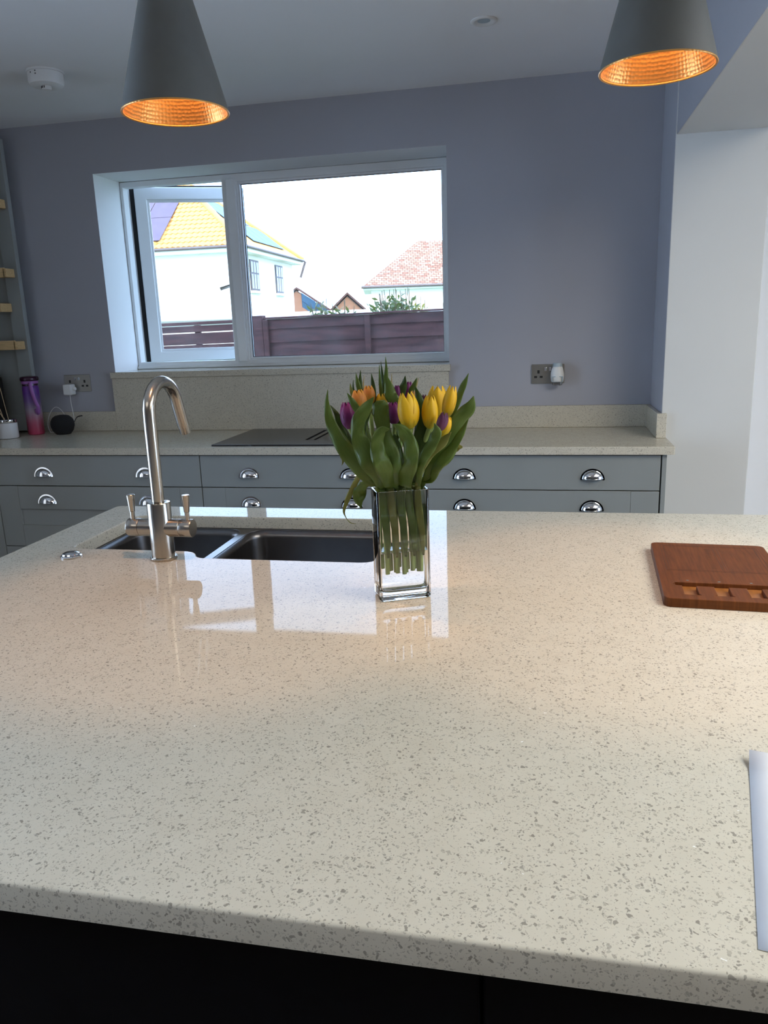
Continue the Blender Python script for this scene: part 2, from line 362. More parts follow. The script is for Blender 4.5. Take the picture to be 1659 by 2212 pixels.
def slab_bm(outer, holes, z0, z1, bev=.003, steps=3, bottom=True):
    if area2(outer) < 0: outer = outer[::-1]
    loops = [outer] + [h if area2(h) < 0 else h[::-1] for h in holes]
    bm = bmesh.new(); top_e, bot_e = [], []
    for lp in loops:
        levels = [(0, z0)] + [(bev * (1 - math.cos(a)), z1 - bev + bev * math.sin(a)) for a in [math.pi / 2 * k / steps for k in range(steps + 1)]] + [(bev + .0006, z1)] if bev > 0 else [(0, z0), (0, z1)]
        rings = [[bm.verts.new((x, y, z)) for x, y in offset(lp, d)] for d, z in levels]
        for r1, r2 in zip(rings, rings[1:]):
            for k in range(len(lp)):
                k2 = (k + 1) % len(lp); bm.faces.new([r1[k], r1[k2], r2[k2], r2[k]])
        for ring, acc in ((rings[-1], top_e), (rings[0], bot_e)):
            for k in range(len(lp)): acc.append(bm.edges.get((ring[k], ring[(k + 1) % len(lp)])))
    bmesh.ops.triangle_fill(bm, use_beauty=True, edges=top_e)
    if bottom: bmesh.ops.triangle_fill(bm, use_beauty=True, edges=bot_e)
    return bm
def slab(name, outer, holes, z0, z1, m, parent=None, bev=.003, loc=None, ang=50):
    return obj(name, slab_bm(outer, holes, z0, z1, bev), m, parent, loc, ang=ang)
def thing(name, label, cat, loc=(0, 0, 0), rz=0.0, group=None):
    o = bpy.data.objects.new(name, None); COL.objects.link(o); o.location = loc; o.rotation_euler = (0, 0, rz); o.empty_display_size = .05
    return tag(o, label, cat, group)
def tag(o, label, cat, group=None):
    o['label'] = label; o['category'] = cat
    if group: o['group'] = group
    return o
def struct(o): o['kind'] = 'structure'; return o
def part(o, label): o['label'] = label; return o

# ================================================================== THE ROOM
ZT = .91                                   # worktop height
XL, XR, YB = -3.2, 5.2, -7.2               # left wall, extension right wall, rear wall
WX0, WX1, WZ0, WZ1 = -2.0245, -.2965, 1.21, 2.1614
NIBX, NIBX1, NIBY, BEAMZ = .6145, .958, -.357, 2.058
def vertical_slab(name, outer, holes, y0, y1, m, parent=None, bev=0.0):
    """outline given as (x, z); solid between y0 (front, towards the room) and y1"""
    bm = slab_bm(outer, holes, 0, y1 - y0, bev)
    for v in bm.verts: v.co = Vector((v.co.x, y1 - v.co.z, v.co.y))
    return obj(name, bm, m, parent)
def rect(x0, x1, y0, y1): return [(x0, y0), (x1, y0), (x1, y1), (x0, y1)]
wb = struct(vertical_slab('wall_back', rect(XL - .2, NIBX1 - .1, 0, 2.4), [rect(WX0, WX1, WZ0 - .03, WZ1)], 0, .34, 'wall_paint'))
wb.data.materials.append(MATS['white_paint'])
for p_ in wb.data.polygons:                # the window reveal is coloured whiter than the wall to add window brightness
    c_ = p_.center
    if .01 < c_.y < .33 and WX0 - .01 < c_.x < WX1 + .01 and 1.1 < c_.z < 2.2: p_.material_index = 1
struct(vertical_slab('wall_far', rect(NIBX1 - .0995, XR + .2, 0, 2.4), [], 0, .34, 'white_paint'))
struct(box('floor', XL - .2, XR + .2, YB - .2, .34, -.12, 0, 'floor_tile', bev=0))
LX0, LX1, LY0, LY1 = 1.25, 3.15, -4.25, -1.75
struct(slab('ceiling', rect(XL - .2, XR + .2, YB - .2, .34), [rect(LX0, LX1, LY0, LY1), rect(-1.75, -.45, -4.7, -3.7)], 2.4, 2.62, 'ceiling_paint', bev=0))
bm = slab_bm(rect(YB, 0, 0, 2.4), [rect(-3.5, -1.7, .02, 2.2)], 0, .2, 0)
for v in bm.verts: v.co = Vector((XL - v.co.z, v.co.x, v.co.y))
struct(obj('wall_left', bm, 'wall_paint'))
d2 = struct(bpy.data.objects.new('door_2', None)); COL.objects.link(d2)
for k in range(2):
    ya = -3.5 + k * .9; yb = ya + .9
    bm = slab_bm(rect(ya + .005, yb - .005, .02, 2.2), [rect(ya + .085, yb - .085, .12, 2.11)], 0, .06, 0)
    for v in bm.verts: v.co = Vector((XL - .07 - v.co.z, v.co.x, v.co.y))
    lf = obj('door_leaf', bm, 'upvc', d2); box('pane', XL - .105, XL - .095, ya + .08, yb - .08, .115, 2.115, 'window_pane', lf, bev=0)
struct(box('wall_rear', XL - .2, XR + .2, YB - .2, YB, 0, 2.4, 'wall_paint', bev=0))
bm = slab_bm(rect(YB, 0, 0, 2.4), [rect(-4.25, -1.15, .02, 2.2)], 0, .2, 0)
for v in bm.verts: v.co = Vector((XR + .2 - v.co.z, v.co.x, v.co.y))
struct(obj('wall_right', bm, 'wall_paint'))
def shade_kitchen_side(o):                       # darker lilac on the kitchen side, paler elsewhere: uneven light put into the colours
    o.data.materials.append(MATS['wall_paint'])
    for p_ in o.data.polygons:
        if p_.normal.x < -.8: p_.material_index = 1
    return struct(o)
shade_kitchen_side(box('wall_nib', NIBX, NIBX1, NIBY, 0, 0, 2.4, 'nib_lit_paint', bev=.004))
shade_kitchen_side(box('trim_1', NIBX + .004, NIBX1, YB, NIBY, BEAMZ, 2.4, 'nib_lit_paint', bev=.004))
# roof lantern and garden doors that let the daylight in
w2 = struct(bpy.data.objects.new('window_2', None)); COL.objects.link(w2)
slab('window_frame', rect(LX0 - .05, LX1 + .05, LY0 - .05, LY1 + .05), [rect(LX0 + .04, (LX0 + LX1) / 2 - .03, LY0 + .04, LY1 - .04), rect((LX0 + LX1) / 2 + .03, LX1 - .04, LY0 + .04, LY1 - .04)], 2.62, 2.68, 'upvc', w2, bev=.004)
box('pane', LX0 + .03, LX1 - .03, LY0 + .03, LY1 - .03, 2.645, 2.653, 'window_pane', w2, bev=0)
d1 = struct(bpy.data.objects.new('door_1', None)); COL.objects.link(d1)
for k in range(3):
    ya = -4.25 + k * 3.1 / 3; yb = ya + 3.1 / 3
    bm = slab_bm(rect(ya + .005, yb - .005, .02, 2.2), [rect(ya + .085, yb - .085, .12, 2.11)], 0, .06, 0)
    for v in bm.verts: v.co = Vector((XR + .13 - v.co.z, v.co.x, v.co.y))
    lf = obj('door_leaf', bm, 'upvc', d1); box('pane', XR + .09, XR + .1, ya + .08, yb - .08, .115, 2.115, 'window_pane', lf, bev=0)
w3 = struct(bpy.data.objects.new('added_rooflight', None)); COL.objects.link(w3)  # added roof opening, out of view, put in to go with the fill light
slab('window_frame', rect(-1.80, -.40, -4.75, -3.65), [rect(-1.72, -.48, -4.67, -3.73)], 2.62, 2.68, 'upvc', w3, bev=.004)
box('pane', -1.73, -.47, -4.68, -3.72, 2.645, 2.653, 'window_pane', w3, bev=0)
# our own house above the kitchen: it shades the garden fence
uw = struct(bpy.data.objects.new('wall_upper', None)); COL.objects.link(uw)
box('wall', XL - .2, NIBX1, -3.3, .34, 2.62, 5.2, 'outer_render', uw, bev=0)
pyd('roof', [(XL - .5, -3.6, 5.2), (NIBX1 + .3, -3.6, 5.2), (NIBX1 + .3, .64, 5.2), (XL - .5, .64, 5.2), (XL - .5, -1.48, 7.2), (NIBX1 + .3, -1.48, 7.2)],
    [(0, 1, 5, 4), (2, 3, 4, 5), (0, 4, 3), (1, 2, 5), (0, 3, 2, 1)], 'brick_red', uw)

# ------------------------------------------------------------------ kitchen window
FY = .24
w1 = struct(bpy.data.objects.new('window_1', None)); COL.objects.link(w1); w1.location = (0, 0, 0)
OPL = (-2.006, -1.463, 1.246, 2.133); OPR = (-1.380, -.340, 1.2475, 2.122)
vertical_slab('window_frame', rect(WX0 + .001, WX1 - .001, WZ0 + .001, WZ1 - .001), [rect(*OPL), rect(*OPR)], FY, FY + .05, 'upvc', w1, bev=.005)
vertical_slab('mullion_cover', rect(-1.438, -1.388, 1.236, 2.137), [], FY - .012, FY + .002, 'upvc', w1, bev=.005)
box('sill_bead', WX0 + .002, WX1 - .002, FY - .012, FY + .002, WZ0 + .001, WZ0 + .016, 'upvc', w1, bev=.003)
vertical_slab('glazing_bead', rect(OPR[0] - .002, OPR[1] + .002, OPR[2] - .002, OPR[3] + .002), [rect(OPR[0] + .009, OPR[1] - .012, OPR[2] + .010, OPR[3] - .010)], FY + .012, FY + .03, 'upvc', w1, bev=.004)
vertical_slab('gasket', rect(OPR[0] + .006, OPR[1] - .008, OPR[2] + .007, OPR[3] - .007), [rect(OPR[0] + .012, OPR[1] - .015, OPR[2] + .013, OPR[3] - .0125)], FY + .029, FY + .034, 'gasket', w1)
box('pane', OPR[0] + .002, OPR[1] - .002, FY + .036, FY + .042, OPR[2] + .002, OPR[3] - .002, 'window_pane', w1, bev=0)
slab('window_sill', [(-2.038, -.030), (-.290, -.030), (-.290, -.0005), (WX1 - .001, -.0005), (WX1 - .001, FY + .05), (WX0 + .001, FY + .05), (WX0 + .001, -.0005), (-2.038, -.0005)], [], 1.1805, WZ0, 'quartz', w1, bev=.002)
# the open casement
SA = math.atan2(.22, .511); sash_m = Matrix.Translation((-1.990, .322, 0)) @ Matrix.Rotation(SA, 4, 'Z')
SZ0, SZ1, SWD = 1.2415, 2.148, .556
def sash_piece(name, outer, holes, ya, yb, m, parent, bev=.004):
    o = vertical_slab(name, outer, holes, ya, yb, m, None, bev)
    o.data.transform(sash_m); o.parent = parent; return o
sash = sash_piece('sash', rect(.0, SWD, SZ0, SZ1), [rect(.062, SWD - .062, SZ0 + .056, SZ1 - .062)], 0, .056, 'upvc', w1, .006)
sash_piece('glazing_bead', rect(.058, SWD - .058, SZ0 + .052, SZ1 - .058), [rect(.074, SWD - .074, SZ0 + .068, SZ1 - .074)], .010, .022, 'upvc', sash)
sash_piece('gasket', rect(-.031, SWD + .008, SZ0 - .004, SZ1 + .012), [rect(.01, SWD - .01, SZ0 + .01, SZ1 - .01)], .030, .040, 'gasket', sash, 0)
sash_piece('edge_frame', rect(-.001, SWD + .012, SZ0 - .002, SZ1 + .003), [rect(.03, SWD - .03, SZ0 + .03, SZ1 - .03)], .040, .066, 'upvc', sash, .002)
sash_piece('gasket', rect(.0, SWD + .017, SZ0 - .002, SZ1 + .006), [rect(.03, SWD - .03, SZ0 + .03, SZ1 - .03)], .067, .073, 'gasket', sash, 0)
bm = bmesh.new(); add_box(bm, .060, SWD - .060, .026, .032, SZ0 + .054, SZ1 - .060); 
o = obj('pane', bm, 'window_pane'); o.data.transform(sash_m); o.parent = sash
bm = bmesh.new(); zc = 1.655
add_box(bm, SWD - .045, SWD - .017, -.012, .001, zc - .03, zc + .03, .004); add_tube(bm, [(SWD - .031, -.01, zc), (SWD - .031, -.045, zc)], .009, 10)
add_tube(bm, catmull([(SWD - .026, -.045, zc + .002), (SWD - .07, -.052, zc - .012), (SWD - .15, -.05, zc - .035)], 5), [.008] * 5 + [.009] * 6, 10)
o = obj('handle', bm, 'brushed_steel_flat'); o.data.transform(sash_m); o.parent = sash

# ================================================================== WORKTOPS
wt = thing('worktop', 'pale speckled quartz worktop run under the window with upstand and splashback', 'worktop', (-1.2, -.3, ZT))
slab('worktop_slab', round_poly([(XL + .002, -.593), (.638, -.593), (.638, NIBY - .001), (NIBX - .001, NIBY - .001), (NIBX - .001, -.001), (XL + .002, -.001)], [0, .006, 0, 0, 0, 0]), [], .8785, ZT, 'quartz', wt, bev=.003)
box('splashback', -2.0376, -.2985, -.021, -.0005, ZT + .0005, 1.180, 'quartz', wt, bev=.0015)
box('upstand', XL + .002, -2.038, -.020, -.0005, ZT + .0005, 1.0104, 'quartz', wt, bev=.0015)
box('upstand', -.298, NIBX - .0005, -.020, -.0005, ZT + .0005, 1.0104, 'quartz', wt, bev=.0015)
box('upstand', NIBX - .020, NIBX - .0005, NIBY + .0005, -.0205, ZT + .0005, 1.0104, 'quartz', wt, bev=.0015)
box('upstand', NIBX - .020, .633, NIBY - .020, NIBY - .0005, ZT + .0005, 1.0104, 'quartz', wt, bev=.0015)
# island
IX0, IX1, IY0, IY1 = -1.083, 1.15, -3.1516, -1.6657
cut = round_poly([(-.957, -2.097), (-.636, -2.097), (-.612, -2.146), (-.205, -2.146), (-.205, -1.777), (-.957, -1.777)], [.030, .030, .022, .035, .035, .035], 6)
iw = tag(slab('island_worktop', round_poly([(IX0, IY0), (IX1, IY0), (IX1, IY1), (IX0, IY1)], [.02] * 4), [cut], .879, ZT, 'quartz', bev=.0035),
         'large pale speckled quartz island worktop with an inset sink cut-out', 'worktop')
ib = thing('kitchen_island', 'dark navy island cabinet under the pale quartz worktop', 'island', (0, -2.4, 0))
bx0, bx1, by0, by1 = -1.05, 1.12, -3.118, -1.70
box('plinth', bx0 + .05, bx1 - .05, by0 + .05, by1 - .05, 0.0005, .1, 'navy', ib)
for nm, q in (('side_panel', (bx0, bx0 + .02, by0, by1)), ('side_panel', (bx1 - .02, bx1, by0, by1)), ('back_panel', (bx0 + .021, bx1 - .021, by1 - .02, by1))):
    box(nm, *q, .1, .8785, 'navy', ib)
xs = [bx0 + .021, -.52, .10, .61, bx1 - .021]
for a, b in zip(xs, xs[1:]): box('panel', a + .0015, b - .0015, by0, by0 + .02, .1, .8785, 'navy', ib)

# ------------------------------------------------------------------ sink
sk = thing('sink', 'undermounted brushed steel one and a half bowl sink in island', 'sink', (-.58, -1.95, .68))
BL = (-.950, -.641, -2.090, -1.784, .14); BR = (-.619, -.212, -2.139, -1.784, .19)
hl = rrect(*BL[:4], .045); hr = rrect(*BR[:4], .045)
ZS = .8785
slab('sink_rim', offset(cut, -.018) if area2(cut) > 0 else offset(cut[::-1], -.018), [hl, hr], ZS - .004, ZS - .0003, 'sink_steel', sk, bev=.0008)
for B in (BL, BR):
    lp = rrect(*B[:4], .045); z = ZS - .002
    lv = [(0, z), (.004, z - .02), (.008, z - B[4] + .03), (.018, z - B[4] + .009), (.034, z - B[4])]
    bm = bmesh.new(); rings = [[bm.verts.new((x, y, zz)) for x, y in offset(lp, d)] for d, zz in lv]
    for r1, r2 in zip(rings, rings[1:]):
        for k in range(len(lp)): bm.faces.new([r1[k], r1[(k + 1) % len(lp)], r2[(k + 1) % len(lp)], r2[k]])
    bm.faces.new(rings[-1]); b_ = obj('bowl', bm, 'sink_steel', sk, ang=60)
    so = b_.modifiers.new('t', 'SOLIDIFY'); so.thickness = .0012; so.offset = 1.0
    cx, cy, zb = (B[0] + B[1]) / 2, (B[2] + B[3]) / 2, ZS - .002 - B[4]
    lathe('drain', [(0, .002), (.02, .002), (.022, .0035), (.040, .0035), (.043, .0012)], 'chrome', b_, mtx=Matrix.Translation((cx, cy, zb)), seg=24)
bt = thing('waste_knob', 'small domed chrome sink waste knob set in island worktop', 'knob', (-.9118, -2.1650, ZT))
lathe('escutcheon', [(0, .0005), (.0235, .0005), (.0235, .003), (.0215, .005), (.019, .005)], 'chrome', bt, loc=(0, 0, 0))
lathe('dial', [(.0185, .005), (.020, .0055), (.0185, .0085), (.012, .0115), (.005, .0125), (0, .0127)], 'chrome', bt, loc=(0, 0, 0))

# ------------------------------------------------------------------ tap
TX, TY = -.6840, -2.1580
tp = thing('kitchen_tap', 'brushed steel swan neck mixer tap with two lever valves', 'tap', (TX, TY, ZT))
lathe('base_ring', [(0, .0003), (.0295, .0003), (.0300, .0015), (.0300, .0045), (.0285, .0065), (.0255, .0065)], 'brushed_steel', tp, loc=(0, 0, 0), seg=40)
lathe('body', [(.0255, .006), (.0258, .127), (.0248, .1295), (.0225, .1300), (.0142, .1300)], 'brushed_steel', tp, loc=(0, 0, 0), seg=40)
pts = [(0, 0, .128), (0, 0, .18), (0, 0, .25), (0, 0, .308)]
rc = .0680
for k in range(1, 15):
    a = math.radians(165 * k / 14); pts.append((0, rc - rc * math.cos(a), .322 + rc * math.sin(a) - .004))
e = Vector(pts[-1]); dr = (Vector(pts[-1]) - Vector(pts[-2])).normalized(); pts.append(tuple(e + dr * .035)); pts.append(tuple(e + dr * .062))
tube('spout', pts, .0137, 'brushed_steel', tp, loc=(0, 0, 0), seg=24)
e2 = Vector(pts[-1]); tube('nozzle', [e2 - dr * .001, e2 + dr * .018, e2 + dr * .0185], [.0125, .0122, .011], 'brushed_steel', tp, loc=(0, 0, 0), seg=24)
VZ = .0715
for s in (-1, 1):
    mx = Matrix.Translation((0, 0, VZ)) @ Matrix.Rotation(math.radians(90 * s), 4, 'Y')
    vb = lathe('valve', [(.0, .015), (.0200, .015), (.0200, .0475), (.0190, .0485)], 'brushed_steel_flat', tp, loc=(0, 0, 0), seg=36, mtx=mx)
    kn = lathe('valve_cap', [(.0185, .0485), (.0195, .0488), (.0202, .0498), (.0202, .0745), (.0194, .0765), (.0, .0765)], 'brushed_steel_flat', tp, loc=(0, 0, 0), seg=36, mtx=mx)
    lathe('lever', [(0, .018), (.0052, .018), (.0052, .036), (.0062, .037), (.0066, .042), (.0090, .0715), (.0092, .0735), (.0082, .0748), (0, .0750)], 'brushed_steel', kn, loc=(s * .0655, 0, VZ), seg=24)

# ------------------------------------------------------------------ hob
hb = thing('induction_hob', 'black glass induction hob with a central downdraft vent', 'hob', (-.88, -.29, ZT))
vx0, vx1, vy0, vy1 = -.895, -.842, -.415, -.100
slab('glass', round_poly(rect(-1.280, -.480, -.552, -.034), [.004] * 4), [rect(vx0, vx1, vy0, vy1)], ZT + .0004, ZT + .0064, 'black_glass', hb, bev=.001)
box('vent_well', vx0 - .003, vx1 + .003, vy0 - .003, vy1 + .003, ZT + .0002, ZT + .0012, 'gasket', hb, bev=0)
box('vent_grille', vx0 + .017, vx1 - .014, vy0 + .004, vy1 - .004, ZT + .0013, ZT + .0064, 'black_glass', hb, bev=.001)

# ================================================================== BASE CABINETS
def handle_mesh():
    bm = bmesh.new(); a, b, c = .0405, .0345, .024; nt_, np_ = 20, 8; g = []
    for i in range(nt_ + 1):
        th = math.pi * i / nt_
        g.append([bm.verts.new((a * math.cos(th) * math.cos(p), -c * math.sin(p) - .002, b * math.sin(th) * math.cos(p))) for p in [math.pi / 2 * j / np_ * .985 for j in range(np_ + 1)]])
    for i in range(nt_):
        for j in range(np_): bm.faces.new([g[i][j], g[i + 1][j], g[i + 1][j + 1], g[i][j + 1]])
    bmesh.ops.recalc_face_normals(bm, faces=bm.faces)
    bmesh.ops.solidify(bm, geom=bm.faces[:], thickness=.0018)
    o1 = [(.0480 * math.cos(math.pi * i / nt_), -.004 + .0455 * math.sin(math.pi * i / nt_)) for i in range(nt_ + 1)]
    i1 = [(.0385 * math.cos(math.pi * i / nt_), -.004 + .0355 * math.sin(math.pi * i / nt_)) for i in range(nt_ + 1)]
    F_ = [[bm.verts.new((x, y, z)) for x, z in o1] for y in (-.0003, -.0022)] + [[bm.verts.new((x * .985, -.0032, z * .985)) for x, z in o1]] + [[bm.verts.new((x, y, z)) for x, z in i1] for y in (-.0034, -.0003)]
    for r1, r2 in zip(F_, F_[1:] + F_[:1]):
        for k in range(nt_): bm.faces.new([r1[k], r1[k + 1], r2[k + 1], r2[k]])
    for k in (0, nt_): bm.faces.new([r[k] for r in F_])
    add_tube(bm, [(-.0395, -.0035, .001), (-.030, -.0185, .001), (-.012, -.0255, .001), (.012, -.0255, .001), (.030, -.0185, .001), (.0395, -.0035, .001)], .0016, 8)
    me = finish(bm, True, 50); me.materials.append(MATS['chrome']); return me
HANDLE = handle_mesh()
CFY = -.5728; CT = .0185
def drawer_slab(parent, x0, x1, z0, z1, hx, hz):
    d = box('drawer_front', x0, x1, CFY, CFY + CT, z0, z1, 'sage', parent, bev=.0015)
    for x in hx: link('handle', HANDLE, None, d, None).location = (x, CFY, hz)
def drawer_shaker(parent, x0, x1, z0, z1, hx, hz, fw=.106):
    d = box('drawer_front', x0 + .01, x1 - .01, CFY + .010, CFY + CT, z0 + .01, z1 - .01, 'sage', parent, bev=.001)
    for a, b in ((x0, x0 + fw), (x1 - fw, x1)): box('stile', a, b, CFY, CFY + CT + .0005, z0, z1, 'sage', d, bev=.0012)
    for a, b in ((z0, z0 + fw - .003), (z1 - fw - .003, z1)): box('rail', x0 + fw + .0006, x1 - fw - .0006, CFY + .0004, CFY + CT + .0005, a, b, 'sage', d, bev=.0012)
    for x in hx: link('handle', HANDLE, None, d, None).location = (x, CFY, hz)
U = [-2.3637, -1.3311, -.4400, .5919]
HX = [(-2.108, -1.5965), (-1.1057, -.6526), (-.1722, .3356)]
LBL = ['sage grey drawer unit beneath the bottle and round speaker', 'sage grey drawer unit directly beneath the black hob', 'sage grey drawer unit beneath plug-in air freshener, beside the white wall end']
for k in range(3):
    x0, x1 = U[k], U[k + 1]
    c = thing('base_cabinet', LBL[k], 'cabinet', ((x0 + x1) / 2, -.3, 0), 0, 'drawer units along the window wall')
    box('carcass', x0 + .001, x1 - .001, CFY + CT + .003, -.002, .14, .8780, 'sage_dark', c, bev=.001)
    box('plinth', x0 + .001, x1 - .001, -.52, -.50, .0005, .139, 'sage', c, bev=.001)
    drawer_slab(c, x0 + .0018, x1 - .0018, .7328, .8725, HX[k], .7790)
    drawer_shaker(c, x0 + .0018, x1 - .0018, .4395, .7290, HX[k], .6515)
    drawer_shaker(c, x0 + .0018, x1 - .0018, .1450, .4358, HX[k], .3580)
c = thing('base_cabinet', 'sage grey corner base unit under the reed diffuser', 'cabinet', (-2.8, -.3, 0), 0, 'drawer units along the window wall')
box('carcass', XL + .003, U[0] - .001, CFY + CT + .003, -.002, .14, .8780, 'sage_dark', c, bev=.001)
box('plinth', XL + .003, U[0] - .001, -.52, -.50, .0005, .139, 'sage', c, bev=.001)
drawer_slab(c, XL + .004, U[0] - .0018, .7328, .8725, [], 0)
drawer_shaker(c, XL + .004, U[0] - .0018, .1450, .7290, [], 0)
tag(box('end_panel', U[3] + .0035, .6125, CFY, NIBY - .003, .0005, .8782, 'sage', bev=.0015), 'sage grey end panel closing the drawer run at the white wall end', 'panel')

# ------------------------------------------------------------------ larder with its door folded back
ld = thing('larder_cupboard', 'tall grey larder cupboard with open door carrying pine spice racks', 'cupboard', (-2.9, -.3, ZT))
DX1, DZ0, DZ1, DY0, DY1 = -2.452, ZT + .012, 2.340, -.082, -.054
DX0 = -2.98
dr_ = box('door', DX0 + .02, DX1 - .02, DY0 + .010, DY1, DZ0 + .02, DZ1 - .02, 'sage', ld, bev=.001)
for a, b in ((DX0, DX0 + .075), (DX1 - .075, DX1)): box('stile', a, b, DY0, DY1 + .001, DZ0, DZ1, 'sage', dr_, bev=.0015)
for a, b in ((DZ0, DZ0 + .088), (DZ1 - .08, DZ1)): box('rail', DX0 + .0755, DX1 - .0755, DY0 + .0004, DY1 + .001, a, b, 'sage', dr_, bev=.0015)
for z, xe, dd in ((2.02, -2.475, .07), (1.695, -2.477, .055), (1.530, -2.520, .075), (1.343, -2.475, .055)):
    rk = box('spice_rack', DX0 + .05, xe, DY0 - dd, DY0 - .0005, z, z + .012, 'pine', ld, bev=.002)
    box('front_rail', DX0 + .05, xe, DY0 - dd - .010, DY0 - dd, z - .002, z + .044, 'pine', rk, bev=.003)
    box('end_block', xe - .010, xe + .010, DY0 - dd - .010, DY0 - .0005, z - .002, z + .040, 'pine', rk, bev=.003)
box('carcass', XL + .003, XL + .35, -1.10, -.62, .0005, 2.34, 'sage', ld, bev=.002)

# ================================================================== CEILING FITTINGS
def pendant(x, y, z, label):
    p = thing('pendant_lamp', label, 'lamp', (x, y, z), 0, 'cone pendant lamps over the island')
    r, h, rt = .0875, .285, .0115
    lathe('shade', [(r - .0012, .0), (r, .0006), (r + .0003, .003), (rt, h), (0, h + .001)], 'shade_grey', p, loc=(0, 0, 0), seg=64)
    lathe('lining', [(r - .0012, .0002), (r - .0022, .002), (rt + .012, h - .05), (0, h - .045)], 'copper_hammered', p, loc=(0, 0, 0), seg=64)
    lathe('rim', [(r + .0006, -.0004), (r + .0012, .0008), (r + .0003, .0022), (r - .0024, .0020), (r - .0026, .0004), (r + .0006, -.0004)], 'copper_hammered', p, loc=(0, 0, 0), seg=64)
    lathe('bulb', [(0, .175), (.012, .178), (.016, .188), (.016, .200), (.012, .215), (.010, .225), (.010, .240), (0, .241)], 'ceramic_white', p, loc=(0, 0, 0), seg=20)
    tube('cable', [(0, 0, h), (0, 0, 2.399 - z)], .003, 'black_fabric', p, loc=(0, 0, 0), seg=8)
    lathe('ceiling_rose', [(0, 2.3995 - z), (.05, 2.3995 - z), (.05, 2.385 - z), (.045, 2.378 - z), (0, 2.376 - z)], 'shade_grey', p, loc=(0, 0, 0))
    l = light('lamp_glow', 'SPOT', (0, 0, .170), 13.0, (1.0, .55, .28), shadow_soft_size=.015, spot_size=math.radians(100), spot_blend=.9); l.parent = p
pendant(-.4640, -2.3646, 1.7571, 'grey cone pendant lamp with hammered copper lining, hanging in front of the window')
pendant(.3112, -2.2867, 1.7741, 'grey cone pendant lamp with hammered copper lining, hanging by the white beam')

sm = thing('smoke_alarm', 'round white smoke alarm fixed to the ceiling', 'smoke alarm', (-1.770, -.690, 2.4))
lathe('base_plate', [(0, -.0004), (.069, -.0004), (.070, -.003), (.069, -.008), (.060, -.009)], 'white_plastic', sm, loc=(0, 0, 0), seg=48)
lathe('housing', [(.058, -.008), (.0655, -.009), (.0655, -.040), (.062, -.050), (.052, -.055), (.024, -.057), (0, -.057)], 'white_plastic', sm, loc=(0, 0, 0), seg=48)
lathe('test_button', [(.0185, -.0565), (.0185, -.066), (.016, -.069), (0, -.070)], 'white_plastic', sm, loc=(.006, -.012, 0), seg=28)
for k in range(5):
    a = math.radians(190 + 22 * k); g_ = box('vent_slot', -.0016, .0016, -.0006, .0006, -.0655, -.0575, 'gasket', sm, bev=0, loc=(.006 + .0188 * math.cos(a), -.012 + .0188 * math.sin(a), 0)); g_.rotation_euler = (0, 0, a + math.pi / 2)
for k, (a, z) in enumerate(((250, -.017), (270, -.014), (270, -.024))):
    a = math.radians(a); g_ = box('screw_hole', -.0022, .0022, -.0006, .0006, z - .002, z + .002, 'gasket', sm, bev=0, loc=(.0656 * math.cos(a), .0656 * math.sin(a), 0)); g_.rotation_euler = (0, 0, a + math.pi / 2)
sp = thing('ceiling_spotlight', 'small recessed white ceiling spotlight, switched off', 'spotlight', (-.0765, -.700, 2.4))
lathe('bezel', [(.046, -.0002), (.0462, -.003), (.043, -.0052), (.036, -.0056), (.031, -.0045), (.0225, -.0012)], 'white_plastic', sp, loc=(0, 0, 0), seg=40)
lathe('lens', [(0, -.0012), (.022, -.0012), (.022, -.0004), (0, -.0004)], 'grey_blue_plastic', sp, loc=(0, 0, 0), seg=28)

# ================================================================== SOCKETS AND PLUGS
def socket(x0, z0, label):
    s = thing('double_socket', label, 'socket', (x0 + .0745, 0, z0 + .044), 0, 'brushed steel double sockets')
    w, h = .0745, .0440
    vertical_slab('face_plate', rrect(-w, w, -h, h, .004, 3), [], -.0055, -.0003, 'socket_steel', s, .0015).matrix_parent_inverse = Matrix.Identity(4)
    for cx in (-.042, .042):
        for dx, dz, ww, hh in ((0, .010, .0022, .0048), (-.0125, -.013, .0036, .0022), (.0125, -.013, .0036, .0022)):
            a = box('insert', cx + dx - ww - .003, cx + dx + ww + .003, -.0058, -.005, dz - hh - .0025, dz + hh + .0025, 'black_plastic', s, bev=0, loc=(0, 0, 0))
            box('pin_hole', cx + dx - ww, cx + dx + ww, -.0060, -.0052, dz - hh, dz + hh, 'gasket', a, bev=0, loc=(0, 0, 0))
    for sx in (-.0105, .0105):
        box('switch', sx - .0055, sx + .0055, -.0095, -.005, .014, .031, 'chrome', s, bev=.0012, loc=(0, 0, 0))
    for sx in (-.066, .066):
        lathe('screw', [(0, -.0008), (.003, -.0008), (.003, .0004)], 'chrome', s, seg=14, mtx=Matrix.Translation((sx, -.0055, 0)) @ Matrix.Rotation(math.radians(-90), 4, 'X') @ Matrix.Scale(-1, 4, (0, 0, 1)), loc=(0, 0, 0))
    return s
socket(.0832, 1.1110, 'brushed steel double socket holding the plug-in air freshener')
socket(-2.3205, 1.1138, 'brushed steel double socket holding a white charger plug')
fr = thing('air_freshener', 'white plug-in air freshener with grey cap and clear refill', 'air freshener', (.2002, -.006, 1.155))
mxs = Matrix.Translation((0, -.030, 0))
lathe('body', [(.0, .0335), (.0215, .0335), (.0235, .028), (.0290, .006), (.0300, -.010), (.0280, -.030), (.0255, -.034), (.0240, -.034), (.0240, -.012), (0, -.012)], 'white_plastic', fr, seg=32, mtx=mxs, sy=.80, loc=(0, 0, 0))
lathe('cap', [(.0, .0500), (.0190, .0500), (.0205, .0480), (.0217, .0338), (0, .0338)], 'grey_blue_plastic', fr, seg=32, mtx=mxs, sy=.80, loc=(0, 0, 0))
